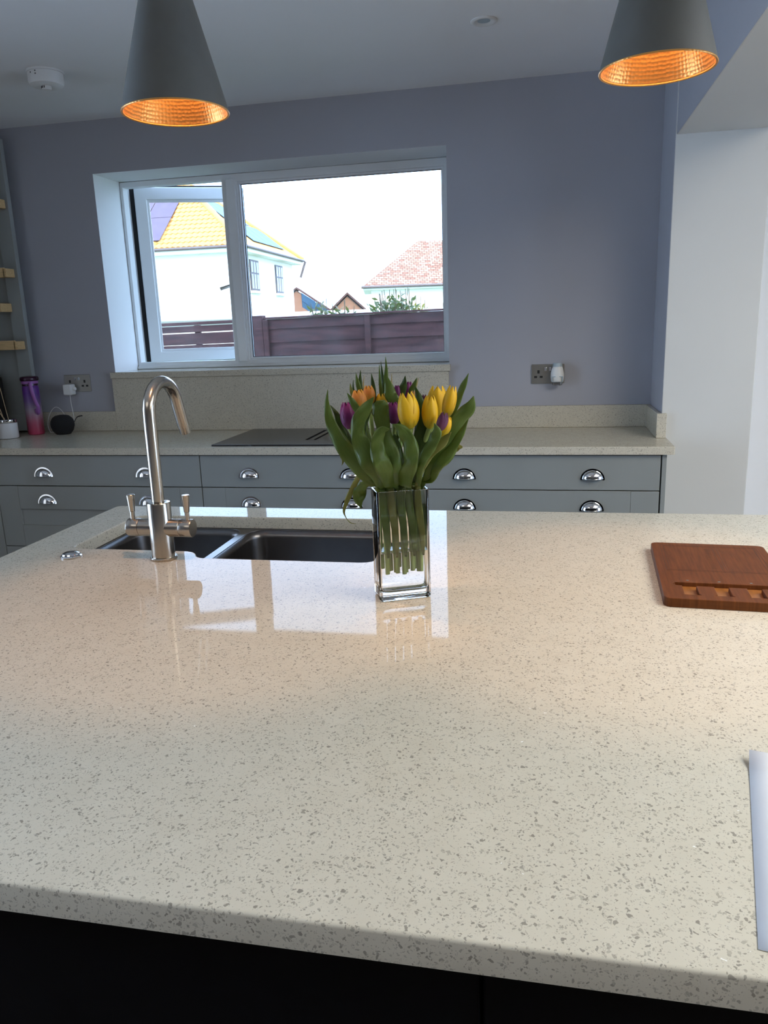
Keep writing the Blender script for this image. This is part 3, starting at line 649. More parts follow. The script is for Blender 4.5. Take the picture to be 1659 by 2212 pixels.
lathe('refill', [(.0, -.0500), (.0200, -.0500), (.0215, -.047), (.0215, -.018), (.012, -.0135), (0, -.0130)], 'refill_glass', fr, seg=28, mtx=mxs, sy=.75, loc=(0, 0, 0))
box('plug_neck', -.019, .019, -.012, -.0003, -.012, .028, 'white_plastic', fr, bev=.004, loc=(0, 0, 0))
vertical_slab('window_trim', rect(-.0255, .0255, -.034, -.008), [rect(-.0205, .0205, -.0335, -.012)], -.0530, -.0505, 'grey_blue_plastic', fr, .0008).matrix_parent_inverse = Matrix.Identity(4)
ch = thing('charger_plug', 'small white charger plug with a thin white cable', 'plug', (-2.279, -.006, 1.130))
box('body', -.027, .020, -.046, -.0003, -.030, .026, 'white_plastic', ch, bev=.006, loc=(0, 0, 0))
lathe('pin_cover', [(0, 0), (.010, 0), (.010, .014), (.007, .018), (0, .018)], 'white_plastic', ch, seg=20, mtx=Matrix.Translation((.016, -.022, .002)) @ Matrix.Rotation(math.radians(90), 4, 'Y'), loc=(0, 0, 0))
tube('cable', catmull([(-.004, -.023, -.030), (-.002, -.024, -.08), (.006, -.028, -.14), (.004, -.035, -.175), (-.02, -.04, -.16), (-.055, -.04, -.105), (-.085, -.045, -.09), (-.115, -.055, -.125), (-.12, -.075, -.178), (-.104, -.085, -.2140), (-.085, -.090, -.2155), (-.055, -.095, -.2160)], 6), .0017, 'white_plastic', ch, loc=(0, 0, 0), seg=6)

# ================================================================== THINGS ON THE BACK WORKTOP
spk = thing('smart_speaker', 'round black fabric speaker beside the purple bottle', 'speaker', (-2.2790, -.130, ZT))
lathe('body', [(0, .0004), (.034, .0004), (.0375, .003), (.050, .018), (.0575, .040), (.0585, .052), (.0560, .068), (.048, .083), (.034, .094), (.016, .0985), (0, .099)], 'black_fabric', spk, loc=(0, 0, 0), seg=40)
tube('aux_lead', catmull([(.035, .042, .050), (.046, .052, .072), (.066, .040, .084), (.098, .030, .090)], 5), [.002] * 8 + [.0028] * 8, 'black_plastic', spk, loc=(0, 0, 0), seg=8)
bo = thing('water_bottle', 'purple to pink faded water bottle with a lilac strap', 'bottle', (-2.4370, -.128, ZT))
lathe('body', [(0, .0004), (.036, .0004), (.040, .004), (.041, .012), (.0405, .235), (.039, .246), (.036, .250), (0, .250)], 'bottle_fade', bo, loc=(0, 0, 0), seg=40)
lathe('neck', [(.030, .250), (.0375, .2505), (.0375, .262), (.030, .2625)], 'bottle_lid', bo, loc=(0, 0, 0), seg=36)
lathe('collar', [(.030, .2600), (.0400, .2602), (.0408, .262), (.0408, .273), (.0395, .2745), (.03, .2745)], 'bottle_lilac', bo, loc=(0, 0, 0), seg=40)
lathe('lid', [(.030, .2740), (.0425, .2745), (.0450, .279), (.0445, .290), (.040, .296), (.015, .299), (0, .299)], 'bottle_lid', bo, loc=(0, 0, 0), seg=40)
stp = catmull([(.026, -.036, .268), (.032, -.040, .235), (.042, -.043, .195), (.054, -.045, .160), (.060, -.044, .148), (.056, -.038, .130), (.046, -.032, .112), (.038, -.030, .135)], 5)
v_, f_ = [], []
for k, q in enumerate(stp):
    t = (stp[min(k + 1, len(stp) - 1)] - stp[max(k - 1, 0)]).normalized(); wdir = t.cross(Vector((.25, -1, 0))).normalized()
    v_ += [tuple(q - wdir * .0095), tuple(q + wdir * .0095)]
    if k: f_.append((2 * k - 2, 2 * k - 1, 2 * k + 1, 2 * k))
o = pyd('strap', v_, f_, 'bottle_lilac', bo, loc=(0, 0, 0)); o.modifiers.new('t', 'SOLIDIFY').thickness = .0016
df = thing('reed_diffuser', 'white ceramic reed diffuser with a chrome collar', 'diffuser', (-2.4990, -.262, ZT))
lathe('jar', [(0, .0010), (.046, .0010), (.0475, .004), (.0470, .076), (.044, .078), (0, .078)], 'ceramic_white', df, loc=(0, 0, 0), seg=40)
lathe('saucer', [(0, .0002), (.048, .0002), (.0485, .0012), (0, .0014)], 'black_plastic', df, loc=(0, 0, 0), seg=40)
lathe('collar', [(.040, .0782), (.0445, .0784), (.0455, .081), (.0450, .093), (.042, .0955), (.010, .0950), (0, .0945)], 'chrome', df, loc=(0, 0, 0), seg=40)
for k, (dx, dy, h) in enumerate(((-.060, .010, .17), (-.085, -.006, .165), (-.11, .02, .15), (-.03, .03, .18))):
    tube('reed', [(-.004 + .004 * k, .004 * k - .005, .07), (-.004 + dx, dy, .07 + h)], .0016, 'reed', df, loc=(0, 0, 0), seg=6)
ap = thing('coffee_machine', 'tall black appliance beside the reed diffuser', 'appliance', (-2.735, -.160, ZT))
box('body', -.12, .128, -.055, .055, .012, .30, 'black_plastic', ap, bev=.012, loc=(0, 0, 0))
box('water_tank', -.11, .118, -.05, .05, .301, .335, 'black_glass', ap, bev=.012, loc=(0, 0, 0))
box('drip_tray', -.10, .10, -.15, -.061, .0005, .030, 'black_plastic', ap, bev=.004, loc=(0, 0, 0))
for sx in (-.1, .1): box('foot', sx - .012, sx + .012, -.04, .05, .0004, .0118, 'black_plastic', ap, bev=.002, loc=(0, 0, 0))

# ================================================================== THINGS ON THE ISLAND
# board: its own frame, origin at the near left corner
cb = thing('chopping_board', 'dark walnut cheese board with carved knife slots', 'board', (.3545, -2.3495, ZT), math.radians(-3.3))
BW, BH = .222, .354
outl = rrect(0, BW, 0, BH, .014, 5)
def dec(pts): return [(x, y) for x, y in pts]
sl = [(.021, .083), (.026, .0735), (.036, .0725), (.036, .030), (.031, .0245), (.064, .0245), (.0600, .030), (.0600, .0725), (.0900, .0725), (.0900, .030), (.085, .0245), (.118, .0245), (.1140, .030), (.1140, .0725), (.1440, .0725), (.1440, .030), (.139, .0245), (.172, .0245), (.1680, .030), (.1680, .0725), (.196, .0735), (.201, .083), (.196, .092), (.026, .092)]
slab('slot_floor', sl, [], .0071, .0078, 'walnut_light', cb, bev=0.0, loc=(0, 0, 0))
slab('board_base', outl, [], .0004, .0070, 'walnut', cb, bev=0.0, loc=(0, 0, 0))
slab('board_top', outl, [sl], .0071, .0165, 'walnut', cb, bev=.0012, loc=(0, 0, 0))
for e1 in (.048, .102, .156): lathe('magnet', [(0, .0168), (.0026, .0168), (.0026, .0160)], 'brushed_steel_flat', cb, seg=14, loc=(e1, .1010, 0))
def engraved(name, x0, x1, y0, y1): box(name, x0, x1, y0, y1, .0160, .01665, 'walnut_engraved', cb, bev=0, loc=(0, 0, 0))
for ins in (0, .006):
    a, b, c_, d_ = .017 + ins, .204 - ins, .160 + ins, .334 - ins
    for q in ((a, b, c_, c_ + .0009), (a, b, d_, d_ + .0009), (a, a + .0009, c_, d_), (b, b + .0009, c_, d_)): engraved('engraved_line', *q)
for x in (.118, .126): engraved('engraved_line', x, x + .0009, .172, .322)
for k in range(16): engraved('engraved_line', .1010, .1125, .180 + .0085 * k, .1812 + .0085 * k)
# sheet of paper, A4, with a lifted far corner
pa = math.atan2(.0613, .2968)
pv, pf = [], []
for i in range(9):
    for j in range(13):
        x, y = .210 * i / 8, .297 * j / 12
        z = .0008 + .010 * max(0, (y - .262) / .035) ** 2 * max(0, 1 - x / .16) + .0035 * math.sin(math.pi * i / 8)
        pv.append((x, y, z))
for i in range(8):
    for j in range(12): pf.append((i * 13 + j, (i + 1) * 13 + j, (i + 1) * 13 + j + 1, i * 13 + j + 1))
pp = pyd('paper_sheet', pv, pf, 'paper_white', loc=(.3195, -3.1225, ZT)); pp.rotation_euler = (0, 0, -pa)
pp.modifiers.new('t', 'SOLIDIFY').thickness = .0003
tag(pp, 'blank white sheet of paper lying on the island worktop', 'paper')

# ------------------------------------------------------------------ vase
VN = Vector((-.1412, -2.3837, ZT)); VA = math.atan2(.039, .0881)
VL, VS, VH, WTH = .0968, .0550, .2050, .0040
vm = Matrix.Translation(VN) @ Matrix.Rotation(VA, 4, 'Z')
def vloc(a, b, z): return vm @ Vector((VL / 2 + a, VS / 2 + b, z))
vo = bpy.data.objects
bm = bmesh.new()
def vring(ins, z, r): return [bm.verts.new((x, y, z)) for x, y in rrect(ins, VL - ins, ins, VS - ins, r, 4)]
prof = [(.0030, .0004, .004), (.0008, .0016, .006), (0, .004, .006), (0, VH - .0012, .006), (.0006, VH - .0003, .0055), (.0020, VH, .0045), (WTH - .0006, VH - .0003, .003), (WTH, VH - .0012, .0025),
        (WTH, .030, .0025), (WTH + .001, .0215, .004), (WTH + .004, .0165, .007), (WTH + .010, .0148, .010)]
rg = [vring(*q) for q in prof]
for r1, r2 in zip(rg, rg[1:]):
    for k in range(len(r1)): bm.faces.new([r1[k], r1[(k + 1) % len(r1)], r2[(k + 1) % len(r1)], r2[k]])
bm.faces.new(rg[0][::-1]); bm.faces.new(rg[-1])
va = obj('glass_vase', bm, 'vase_glass', ang=40); va.matrix_world = vm
tag(va, 'clear rectangular glass vase holding the tulips', 'vase')
bm = bmesh.new(); WZ = .0905
rg = [vring(*q) for q in [(WTH + .010, .0150, .010), (WTH + .0042, .0168, .007), (WTH + .0012, .0218, .004), (WTH + .0003, .030, .0025), (WTH + .0003, WZ - .0015, .0025), (WTH + .0003, WZ, .0025), (WTH + .0025, WZ - .0012, .002)]]
for r1, r2 in zip(rg, rg[1:]):
    for k in range(len(r1)): bm.faces.new([r1[k], r1[(k + 1) % len(r1)], r2[(k + 1) % len(r1)], r2[k]])
bm.faces.new(rg[0][::-1]); bm.faces.new(rg[-1])
wa = obj('vase_water', bm, 'water_clear', ang=40); wa.matrix_world = vm
tag(wa, 'clear water filling the lower part of the glass vase', 'water')

# ------------------------------------------------------------------ tulips
def crop(X, Y, y): return ony(680 + X / 4.484, 760 + Y / 4.484, y)     # photo detail to a place at depth y
def petal_mesh(R, Hh, half, inner):
    bm = bmesh.new(); nt_, ns = 10, 8; g = []
    for i in range(nt_ + 1):
        t = i / nt_; rr = R * (math.sin(math.pi * (.13 + .74 * t)) ** .75) * (.90 if inner else 1.0)
        if t < .12: rr *= .55 + .45 * t / .12
        wd = half * (1 - t ** 2.8) ** .8 * (.62 + .38 * min(1, t / .3))
        row = []
        for j in range(ns + 1):
            s = -1 + 2 * j / ns; a = s * wd; r2 = rr * (1 - .07 * s * s + (.05 if abs(s) < .2 and not inner else 0))
            row.append(bm.verts.new((r2 * math.cos(a), r2 * math.sin(a), Hh * (t + .015 * math.cos(3 * a) * t))))
        g.append(row)
    for i in range(nt_):
        for j in range(ns):
            try: bm.faces.new([g[i][j], g[i][j + 1], g[i + 1][j + 1], g[i + 1][j]])
            except ValueError: pass
    bmesh.ops.remove_doubles(bm, verts=bm.verts, dist=1e-5)
    bmesh.ops.solidify(bm, geom=bm.faces[:], thickness=.0005)
    return finish(bm, True, 80)
def ribbon(name, pts, widths, m, parent, twist=0.0, fold=.25, twist2=None):
    """a leaf: centre line points, full widths in metres, lying across the line of sight and folded along its middle"""
    n = 6; c = catmull(pts, n); ws = [Vector((w, 0, 0)) for w in widths]; wl = [max(.0004, q.x) for q in catmull(ws, n)]
    bm = bmesh.new(); rows = []; N = len(c)
    for i, q in enumerate(c):
        t = (c[min(i + 1, N - 1)] - c[max(i - 1, 0)]).normalized(); view = (q - CAM).normalized()
        wd = t.cross(view)
        wd = wd.normalized() if wd.length > 1e-4 else CR.copy()
        tw = twist + ((twist2 if twist2 is not None else twist) - twist) * i / (N - 1)
        wd = Matrix.Rotation(tw, 3, t) @ wd; nn = wd.cross(t).normalized(); row = []
        for j in range(7):
            s = -1 + j / 3; row.append(bm.verts.new(q + wd * (s * wl[i] / 2 * (1 - .12 * fold * abs(s))) + nn * (fold * wl[i] * .5 * (abs(s) ** 1.5) + (.03 + .09 * s * s) * wl[i] * math.sin(i * .62 + s * 2.2 + 7 * twist))))
        rows.append(row)
    uvl = bm.loops.layers.uv.new('UVMap'); ix = {v: (j / 6, i / 6) for i, row in enumerate(rows) for j, v in enumerate(row)}
    for a, b in zip(rows, rows[1:]):
        for j in range(6):
            f = bm.faces.new([a[j], a[j + 1], b[j + 1], b[j]])
            for lp in f.loops: lp[uvl].uv = ix[lp.vert]
    inv = vm.inverted()
    for row in rows[-25:]:
        for v in row:
            q = inv @ v.co; e_ = WTH + .0018
            near = -.012 < q.x < VL + .012 and -.012 < q.y < VS + .012
            inside = e_ < q.x < VL - e_ and e_ < q.y < VS - e_
            if near and not inside and VH - .060 < q.z < VH + .009: q.z = VH + .009; v.co = vm @ q
            elif near and not inside and q.z < VH: q.x = min(max(q.x, e_), VL - e_); q.y = min(max(q.y, e_), VS - e_); v.co = vm @ q
    o = obj(name, bm, m, parent, ang=80)
    so = o.modifiers.new('t', 'SOLIDIFY'); so.thickness = .0007; so.offset = 0
    return o
PXM = 1 / 1.10e3 / 4.484        # metres for one detail pixel at the bunch
# base x, y, tip x, y, width (detail pixels), depth, petal material, leaf depth order, label
T = [
 (922, 745, 880, 400, 185, -2.412, 'petal_yellow', 'biggest closed yellow tulip, pressed between a purple and a peach one', (.010, -.012)),
 (1185, 655, 1190, 335, 200, -2.318, 'petal_yellow', 'widest yellow tulip with loosened petals, between two slimmer yellow ones', (.020, .004)),
 (1112, 745, 1120, 428, 140, -2.400, 'petal_yellow', 'slim pointed yellow tulip overlapping the widest yellow one', (.018, -.012)),
 (1270, 640, 1338, 335, 118, -2.360, 'petal_yellow', 'yellow tulip leaning outward against the tall curling leaf', (.030, .006)),
 (1225, 815, 1290, 628, 120, -2.388, 'petal_yellow', 'low yellow tulip tucked behind the slim plum bud', (.034, -.004)),
 (640, 620, 640, 405, 110, -2.325, 'petal_yellow', 'small yellow tulip mostly hidden by a broad folded leaf', (-.012, .008)),
 (440, 580, 412, 370, 135, -2.372, 'petal_orange', 'larger orange flushed tulip just above the outermost deep purple one', (-.028, -.004)),
 (530, 520, 522, 328, 115, -2.330, 'petal_orange', 'smaller orange flushed tulip standing higher than the other orange one', (-.020, .008)),
 (965, 560, 958, 378, 92, -2.355, 'petal_peach', 'peach tulip peeping out behind the big yellow one', (.008, .006)),
 (338, 748, 308, 488, 135, -2.385, 'petal_purple', 'deep purple tulip at the outer edge, below the orange ones', (-.034, -.010)),
 (772, 705, 758, 488, 122, -2.372, 'petal_purple', 'deep purple tulip pressed against the big yellow one', (-.004, -.006)),
 (895, 480, 905, 288, 100, -2.298, 'petal_purple', 'magenta tulip standing highest of the purple ones', (.002, .012)),
 (800, 470, 798, 325, 62, -2.332, 'petal_purple', 'narrow magenta bud half hidden by an upright leaf', (-.006, .012)),
 (1208, 765, 1258, 588, 92, -2.420, 'petal_plum', 'slim closed plum bud set against the low yellow tulip', (.028, -.012)),
 (1058, 560, 1062, 415, 62, -2.345, 'petal_plum', 'plum bud showing only a sliver beside the widest yellow tulip', (.014, .012)),
]
SPOT = {}
order = sorted(range(len(T)), key=lambda q: T[q][8][0])
for c in range(5):
    for d, q in enumerate(sorted(order[c * 3:c * 3 + 3], key=lambda q: T[q][5])): SPOT[q] = (-.0325 + .01625 * c + (0, .0055, -.0050)[d] * (1 if c < 4 else -.4), -.0095 + .0125 * d)
tulips, MOUTH = [], []
for i, (bx_, by_, tx_, ty_, w_, dy_, pm, lab, (a1, b1)) in enumerate(T):
    base = crop(bx_, by_, dy_); tip = crop(tx_, ty_, dy_ + .002); axis = tip - base; Hh = axis.length; R_ = w_ * PXM / 2
    a1, b1 = SPOT[i]; a0, b0 = a1 * .96 + .0015, b1
    foot = vloc(a0, b0, .046 + .008 * ((i * 5) % 4) / 3); mouth = vloc(a1, b1, VH)
    t = thing('tulip', lab, 'tulip', foot, 0, 'tulips in the vase')
    q = axis.to_track_quat('Z', 'Y')
    path = catmull([foot, foot.lerp(mouth, .5), mouth, vloc(a1, b1, VH + .012), mouth.lerp(base, .55) + Vector((0, 0, .004)), base + axis * .03], 6)
    tube('stem', path, [.0042] * len(path), 'stem_green', t, seg=9)
    mo, mi = petal_mesh(R_, Hh, 1.12, False), petal_mesh(R_, Hh * 1.0, 1.15, True)
    for me in (mo, mi): me.materials.append(MATS[pm])
    rot0 = .35 * i
    for k in range(3):
        for me, da in ((mo, 0), (mi, math.pi / 3)):
            p = link('petal', me, None); p.parent = t; p.matrix_parent_inverse = Matrix.Translation(-foot)
            p.matrix_basis = Matrix.Translation(base) @ q.to_matrix().to_4x4() @ Matrix.Rotation(rot0 + da + k * 2 * math.pi / 3, 4, 'Z')
    tulips.append(t); MOUTH.append((a1, b1))
# leaves: (tulip, points in detail pixels, widths, depth, material, vase spot, twist)
LV = [
 (9, [(125, 366), (118, 520), (158, 700), (250, 880), (380, 1060), (500, 1200), (620, 1310)], [4, 45, 95, 130, 150, 120, 75], -2.405, 'leaf_green', (-.022, -.014), .15),
 (9, [(150, 516), (215, 610), (262, 740), (330, 880), (400, 1010), (470, 1130)], [4, 50, 80, 80, 70, 50], -2.362, 'leaf_dark', (-.030, .000), -.3),
 (6, [(315, 400), (355, 470), (400, 545), (442, 610), (470, 760), (500, 1000)], [4, 46, 66, 70, 60, 50], -2.408, 'leaf_green', (-.026, .004), .2),
 (7, [(572, 436), (500, 540), (425, 660), (415, 790), (465, 930), (545, 1080), (625, 1210), (690, 1330)], [4, 92, 120, 120, 165, 185, 150, 100], -2.425, 'leaf_green', (-.012, -.016), .1),
 (7, [(545, 585), (480, 690), (455, 800), (500, 930), (560, 1080)], [4, 60, 80, 100, 90], -2.412, 'leaf_dark', (-.016, -.008), .6),
 (5, [(640, 470), (642, 520), (645, 620), (680, 780), (740, 960), (785, 1130), (800, 1300)], [70, 128, 140, 110, 125, 110, 90], -2.405, 'leaf_green', (.000, -.010), -.1),
 (5, [(508, 553), (560, 578), (600, 640), (640, 740)], [4, 36, 50, 40], -2.396, 'leaf_olive', (-.010, .000), .3),
 (10, [(728, 748), (655, 760), (612, 850), (612, 960), (655, 1090), (715, 1230), (745, 1340)], [6, 70, 105, 125, 155, 130, 95], -2.435, 'leaf_green', (-.004, -.017), -.2),
 (0, [(750, 698), (830, 750), (900, 850), (935, 970), (930, 1080), (880, 1200), (850, 1320)], [4, 85, 125, 120, 115, 135, 140], -2.438, 'leaf_green', (.006, -.017), .25),
 (10, [(770, 800), (780, 930), (800, 1080), (815, 1220)], [20, 110, 120, 90], -2.395, 'leaf_dark', (.000, -.006), 0),
 (2, [(1068, 560), (1055, 660), (1045, 800), (1020, 930), (985, 1080), (965, 1230)], [20, 110, 150, 135, 95, 60], -2.392, 'leaf_dark', (.014, -.010), -.1),
 (13, [(1158, 690), (1180, 780), (1130, 890), (1070, 1000), (1020, 1130), (990, 1300)], [4, 78, 105, 85, 60, 45], -2.428, 'leaf_green', (.018, -.017), .35),
 (13, [(1320, 778), (1240, 870), (1130, 985), (1050, 1110), (1005, 1220), (975, 1330)], [4, 78, 62, 50, 45, 40], -2.418, 'leaf_olive', (.016, -.014), .2),
 (3, [(1540, 428), (1500, 540), (1400, 660), (1330, 800), (1270, 940), (1180, 1080), (1110, 1210), (1060, 1330)], [4, 105, 130, 175, 200, 170, 110, 80], -2.372, 'leaf_green', (.030, -.002), -.2),
 (4, [(1490, 645), (1420, 780), (1350, 900), (1270, 1010), (1180, 1120), (1120, 1240)], [4, 55, 80, 100, 80, 60], -2.385, 'leaf_green', (.034, -.010), .3),
 (3, [(1490, 208), (1440, 320), (1395, 430), (1345, 560), (1290, 700), (1240, 860)], [4, 52, 66, 62, 55, 45], -2.330, 'leaf_green', (.030, .010), .4),
 (5, [(685, 48), (692, 180), (680, 320), (665, 450), (680, 700)], [3, 30, 62, 70, 60], -2.300, 'leaf_green', (-.004, .010), .1),
 (5, [(640, 92), (652, 230), (655, 380), (660, 600)], [3, 26, 42, 40], -2.312, 'leaf_dark', (-.010, .012), .5),
 (5, [(625, 126), (630, 270), (642, 400), (650, 600)], [3, 24, 34, 34], -2.322, 'leaf_green', (-.012, .010), .3),
 (12, [(698, 228), (715, 330), (740, 430), (795, 505), (800, 700)], [6, 76, 110, 80, 60], -2.345, 'leaf_green', (.000, .006), 0),
 (12, [(876, 232), (862, 320), (825, 410), (790, 500), (790, 700)], [4, 56, 90, 80, 50], -2.330, 'leaf_dark', (.002, .008), .2),
 (8, [(990, 250), (958, 330), (930, 400), (930, 600)], [4, 42, 50, 40], -2.325, 'leaf_green', (.010, .010), .2),
 (8, [(970, 330), (1000, 420), (1025, 510), (1030, 640), (1000, 800)], [4, 50, 70, 70, 60], -2.372, 'leaf_dark', (.012, .004), .1),
 (14, [(1008, 250), (990, 300), (975, 345)], [3, 14, 20], -2.318, 'leaf_straw', (.012, .012), .1),
 (7, [(398, 206), (412, 290), (432, 380), (450, 520)], [3, 34, 44, 40], -2.330, 'leaf_green', (-.022, .010), .2),
 (7, [(443, 178), (440, 270), (448, 370), (460, 520)], [3, 28, 36, 36], -2.322, 'leaf_dark', (-.020, .012), -.2),
 (6, [(342, 305), (352, 370), (366, 430), (400, 560)], [3, 28, 30, 30], -2.335, 'leaf_olive', (-.028, .008), .2),
 (7, [(373, 270), (372, 350), (385, 430), (420, 560)], [3, 16, 22, 24], -2.325, 'leaf_dark', (-.026, .010), .1),
 (7, [(480, 232), (470, 320), (478, 400)], [3, 14, 20], -2.315, 'leaf_straw', (-.018, .012), .1),
 (5, [(548, 208), (562, 310), (575, 420), (590, 600)], [3, 34, 40, 40], -2.312, 'leaf_dark', (-.014, .012), .1),
 (11, [(746, 208), (742, 300), (738, 380)], [3, 16, 20], -2.302, 'leaf_straw', (.000, .013), .1),
 (3, [(1432, 922), (1385, 925), (1335, 955), (1260, 1050)], [14, 58, 66, 50], -2.350, 'leaf_olive', (.032, .008), .1),
 (9, [(262, 1100), (274, 1050), (258, 1000), (300, 1000), (360, 1080)], [3, 22, 30, 34, 30], -2.395, 'leaf_olive', (-.032, -.004), .1),
 (9, [(401, 1666), (345, 1655), (300, 1602), (283, 1540), (310, 1450), (360, 1340), (410, 1240), (470, 1190)], [3, 6, 8, 22, 44, 50, 46, 40], -2.402, 'leaf_olive', (-.034, -.012), .2),
 (6, [(448, 1516), (432, 1440), (440, 1370), (490, 1300), (540, 1250)], [6, 90, 135, 120, 60], -2.412, 'leaf_green', (-.036, -.010), .3),
]
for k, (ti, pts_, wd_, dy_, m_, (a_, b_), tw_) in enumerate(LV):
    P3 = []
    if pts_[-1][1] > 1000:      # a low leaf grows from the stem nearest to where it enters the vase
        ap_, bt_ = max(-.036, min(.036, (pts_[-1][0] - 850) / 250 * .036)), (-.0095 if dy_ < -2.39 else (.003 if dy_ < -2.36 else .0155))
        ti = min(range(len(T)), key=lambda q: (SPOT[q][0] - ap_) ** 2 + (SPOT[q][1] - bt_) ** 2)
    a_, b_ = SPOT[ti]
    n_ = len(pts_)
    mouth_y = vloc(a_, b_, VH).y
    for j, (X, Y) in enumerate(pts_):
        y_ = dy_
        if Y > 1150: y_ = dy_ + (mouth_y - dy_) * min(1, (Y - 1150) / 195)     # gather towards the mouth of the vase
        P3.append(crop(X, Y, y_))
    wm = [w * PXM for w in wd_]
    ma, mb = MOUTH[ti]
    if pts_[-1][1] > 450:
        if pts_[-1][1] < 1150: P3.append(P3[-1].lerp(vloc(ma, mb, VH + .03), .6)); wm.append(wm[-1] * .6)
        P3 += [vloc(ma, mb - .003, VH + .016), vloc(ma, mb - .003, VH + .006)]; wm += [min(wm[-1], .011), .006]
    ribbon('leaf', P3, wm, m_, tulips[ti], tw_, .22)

for k, ti in enumerate(sorted((q for q in range(len(T)) if SPOT[q][1] < -.005), key=lambda q: SPOT[q][0])):
    a_ = SPOT[ti][0]; sh = .0035
    ribbon('leaf', [vloc(a_ - sh, -.0178, VH + .004), vloc(a_ - sh, -.0180, VH - .03), vloc(a_, -.0180, .145), vloc(a_ + sh, -.0180, .105), vloc(a_ + sh, -.0178, .080)], [.010, .0140, .0135, .0095, .004], ('leaf_green', 'leaf_olive', 'leaf_green')[k % 3], tulips[ti], 0, .05)

# ================================================================== OUTSIDE
GZ = -.35
struct(box('ground', -60, 40, .36, 90, GZ - .1, GZ, 'grass', bev=0))
# close boarded fence to the right of the post, slatted fence to its left; the ground rises slightly
FYF, SLP = 3.0, .012
fm = Matrix.Translation((-2.33, FYF, 0)) @ Matrix.Rotation(-SLP, 4, 'Y')
def fence_board(name, x0, x1, z0, z1, d0, d1, parent, tilt=0.0):
    bm = bmesh.new(); add_box(bm, x0, x1, d0, d1, z0, z1, .003, 1)
    for v in bm.verts:
        if tilt: v.co.y += tilt * (z1 - v.co.z) / (z1 - z0)
        v.co = fm @ v.co
    return obj(name, bm, 'fence_wood', parent)
fp = tag(fence_board('fence_post', -.052, .050, GZ + .002, 1.512, -.045, .055, None), 'square dark timber fence post joining the two fence panels', 'post')
def boarded_panel(label, x0f, x1f):
    fa = thing('garden_fence', label, 'fence', (-2.33 + (x0f + x1f) / 2, FYF, 0)); zt = 1.478
    fence_board('capping', x0f, x1f, zt, zt + .016, -.03, .035, fa)
    zz = zt - .002
    for k in range(12):
        h = .083 if k == 0 else (.118 if k == 1 else .148)
        fence_board('board', x0f, x1f, max(GZ + .06, zz - h), zz, -.006, .006, fa, -.016); zz -= h
        if zz < GZ + .2: break
    for xb, w in ((x0f, .045), (x1f - .045, .045), (x0f + .918, .048)): fence_board('batten', xb, xb + w, GZ + .08, zt - .004, -.048, -.022, fa)
boarded_panel('dark brown fence panel of overlapping horizontal boards beside the slatted one', .052, 1.88)
tag(fence_board('fence_post', 1.882, 1.982, GZ + .002, 1.512, -.045, .055, None), 'square dark timber post at the far end of the boarded panel', 'post')
boarded_panel('dark brown boarded fence panel beyond the second post', 1.984, 3.81)
fb = thing('garden_fence', 'dark weathered fence panel with gaps between its slats', 'fence', (-3.4, FYF, 0))
x0b, x1b = -2.3, -.054
for z0_, z1_ in ((1.462, 1.488), (1.399, 1.453), (1.290, 1.389), (1.170, 1.286), (1.045, 1.168), (.92, 1.043), (.795, .918), (.67, .793), (.545, .668), (.42, .543)): fence_board('board', x0b, x1b, z0_, z1_, -.008, .008, fb)
for xb in (-1.52, -.62, x0b): fence_board('batten', xb, xb + .05, GZ + .02, 1.46, .009, .05, fb)

def house_empty(name, label, px, rot):
    return thing(name, label, 'house', px, rot)
def hip_roof(parent, Wd, Dp, z, rise, t, m, ov=.0, uv=False):
    """eaves rectangle x from -Wd to 0, y from 0 to Dp; ridge along x, hips of length t at the right end"""
    v = [(0, 0, z), (-Wd, 0, z), (-Wd, Dp, z), (0, Dp, z), (-t, Dp / 2, z + rise), (-Wd + t, Dp / 2, z + rise)]
    o = pyd('roof', v, [(0, 4, 5, 1), (3, 2, 5, 4), (0, 3, 4), (1, 5, 2), (0, 1, 2, 3)], m, parent, loc=(0, 0, 0), smooth=False)
    if uv:
        ul = o.data.uv_layers.new(name='UVMap')
        for p in o.data.polygons:
            n = p.normal; ax = Vector((0, 0, 1)).cross(n); ax = ax.normalized() if ax.length > .01 else Vector((1, 0, 0)); ay = n.cross(ax)
            for li in p.loop_indices:
                c = o.data.vertices[o.data.loops[li].vertex_index].co; ul.data[li].uv = (c.dot(ax), c.dot(ay))
    return o
# --- white house beyond the slatted fence
h1 = house_empty('white_house', 'white rendered house with bright orange tiled roof and solar panels', tuple(atd(527, 529, 28)), math.radians(1.6))
h1.location.z = 0
EZ, HD, HW = 4.37, 7.8, 10.5
box('wall', -HW + .4, -.4, .4, HD - .4, GZ, EZ - .18, 'render_white', h1, bev=0, loc=(0, 0, 0))
rise = 3.05; rf = hip_roof(h1, HW, HD, EZ, rise, HD / 2, 'roof_orange')
pyd('soffit', [(0, 0, EZ - .02), (-HW, 0, EZ - .02), (-HW, HD, EZ - .02), (0, HD, EZ - .02), (0, 0, EZ - .20), (-HW, 0, EZ - .20), (-HW, HD, EZ - .20), (0, HD, EZ - .20)], [(0, 1, 5, 4), (1, 2, 6, 5), (2, 3, 7, 6), (3, 0, 4, 7), (4, 5, 6, 7)], 'render_white', h1, loc=(0, 0, 0))
for nm, q in (('gutter', ((-HW - .05, -.06, EZ - .03), (.06, -.06, EZ - .03))), ('gutter', ((.06, -.06, EZ - .03), (.06, HD, EZ - .03))), ('gutter', ((.10, HD + .08, EZ - .05), (-.15, HD + .02, EZ - .75)))):
    tube(nm, q, .055 if nm == 'gutter' else .04, 'gutter_dark', h1, loc=(0, 0, 0), seg=8)
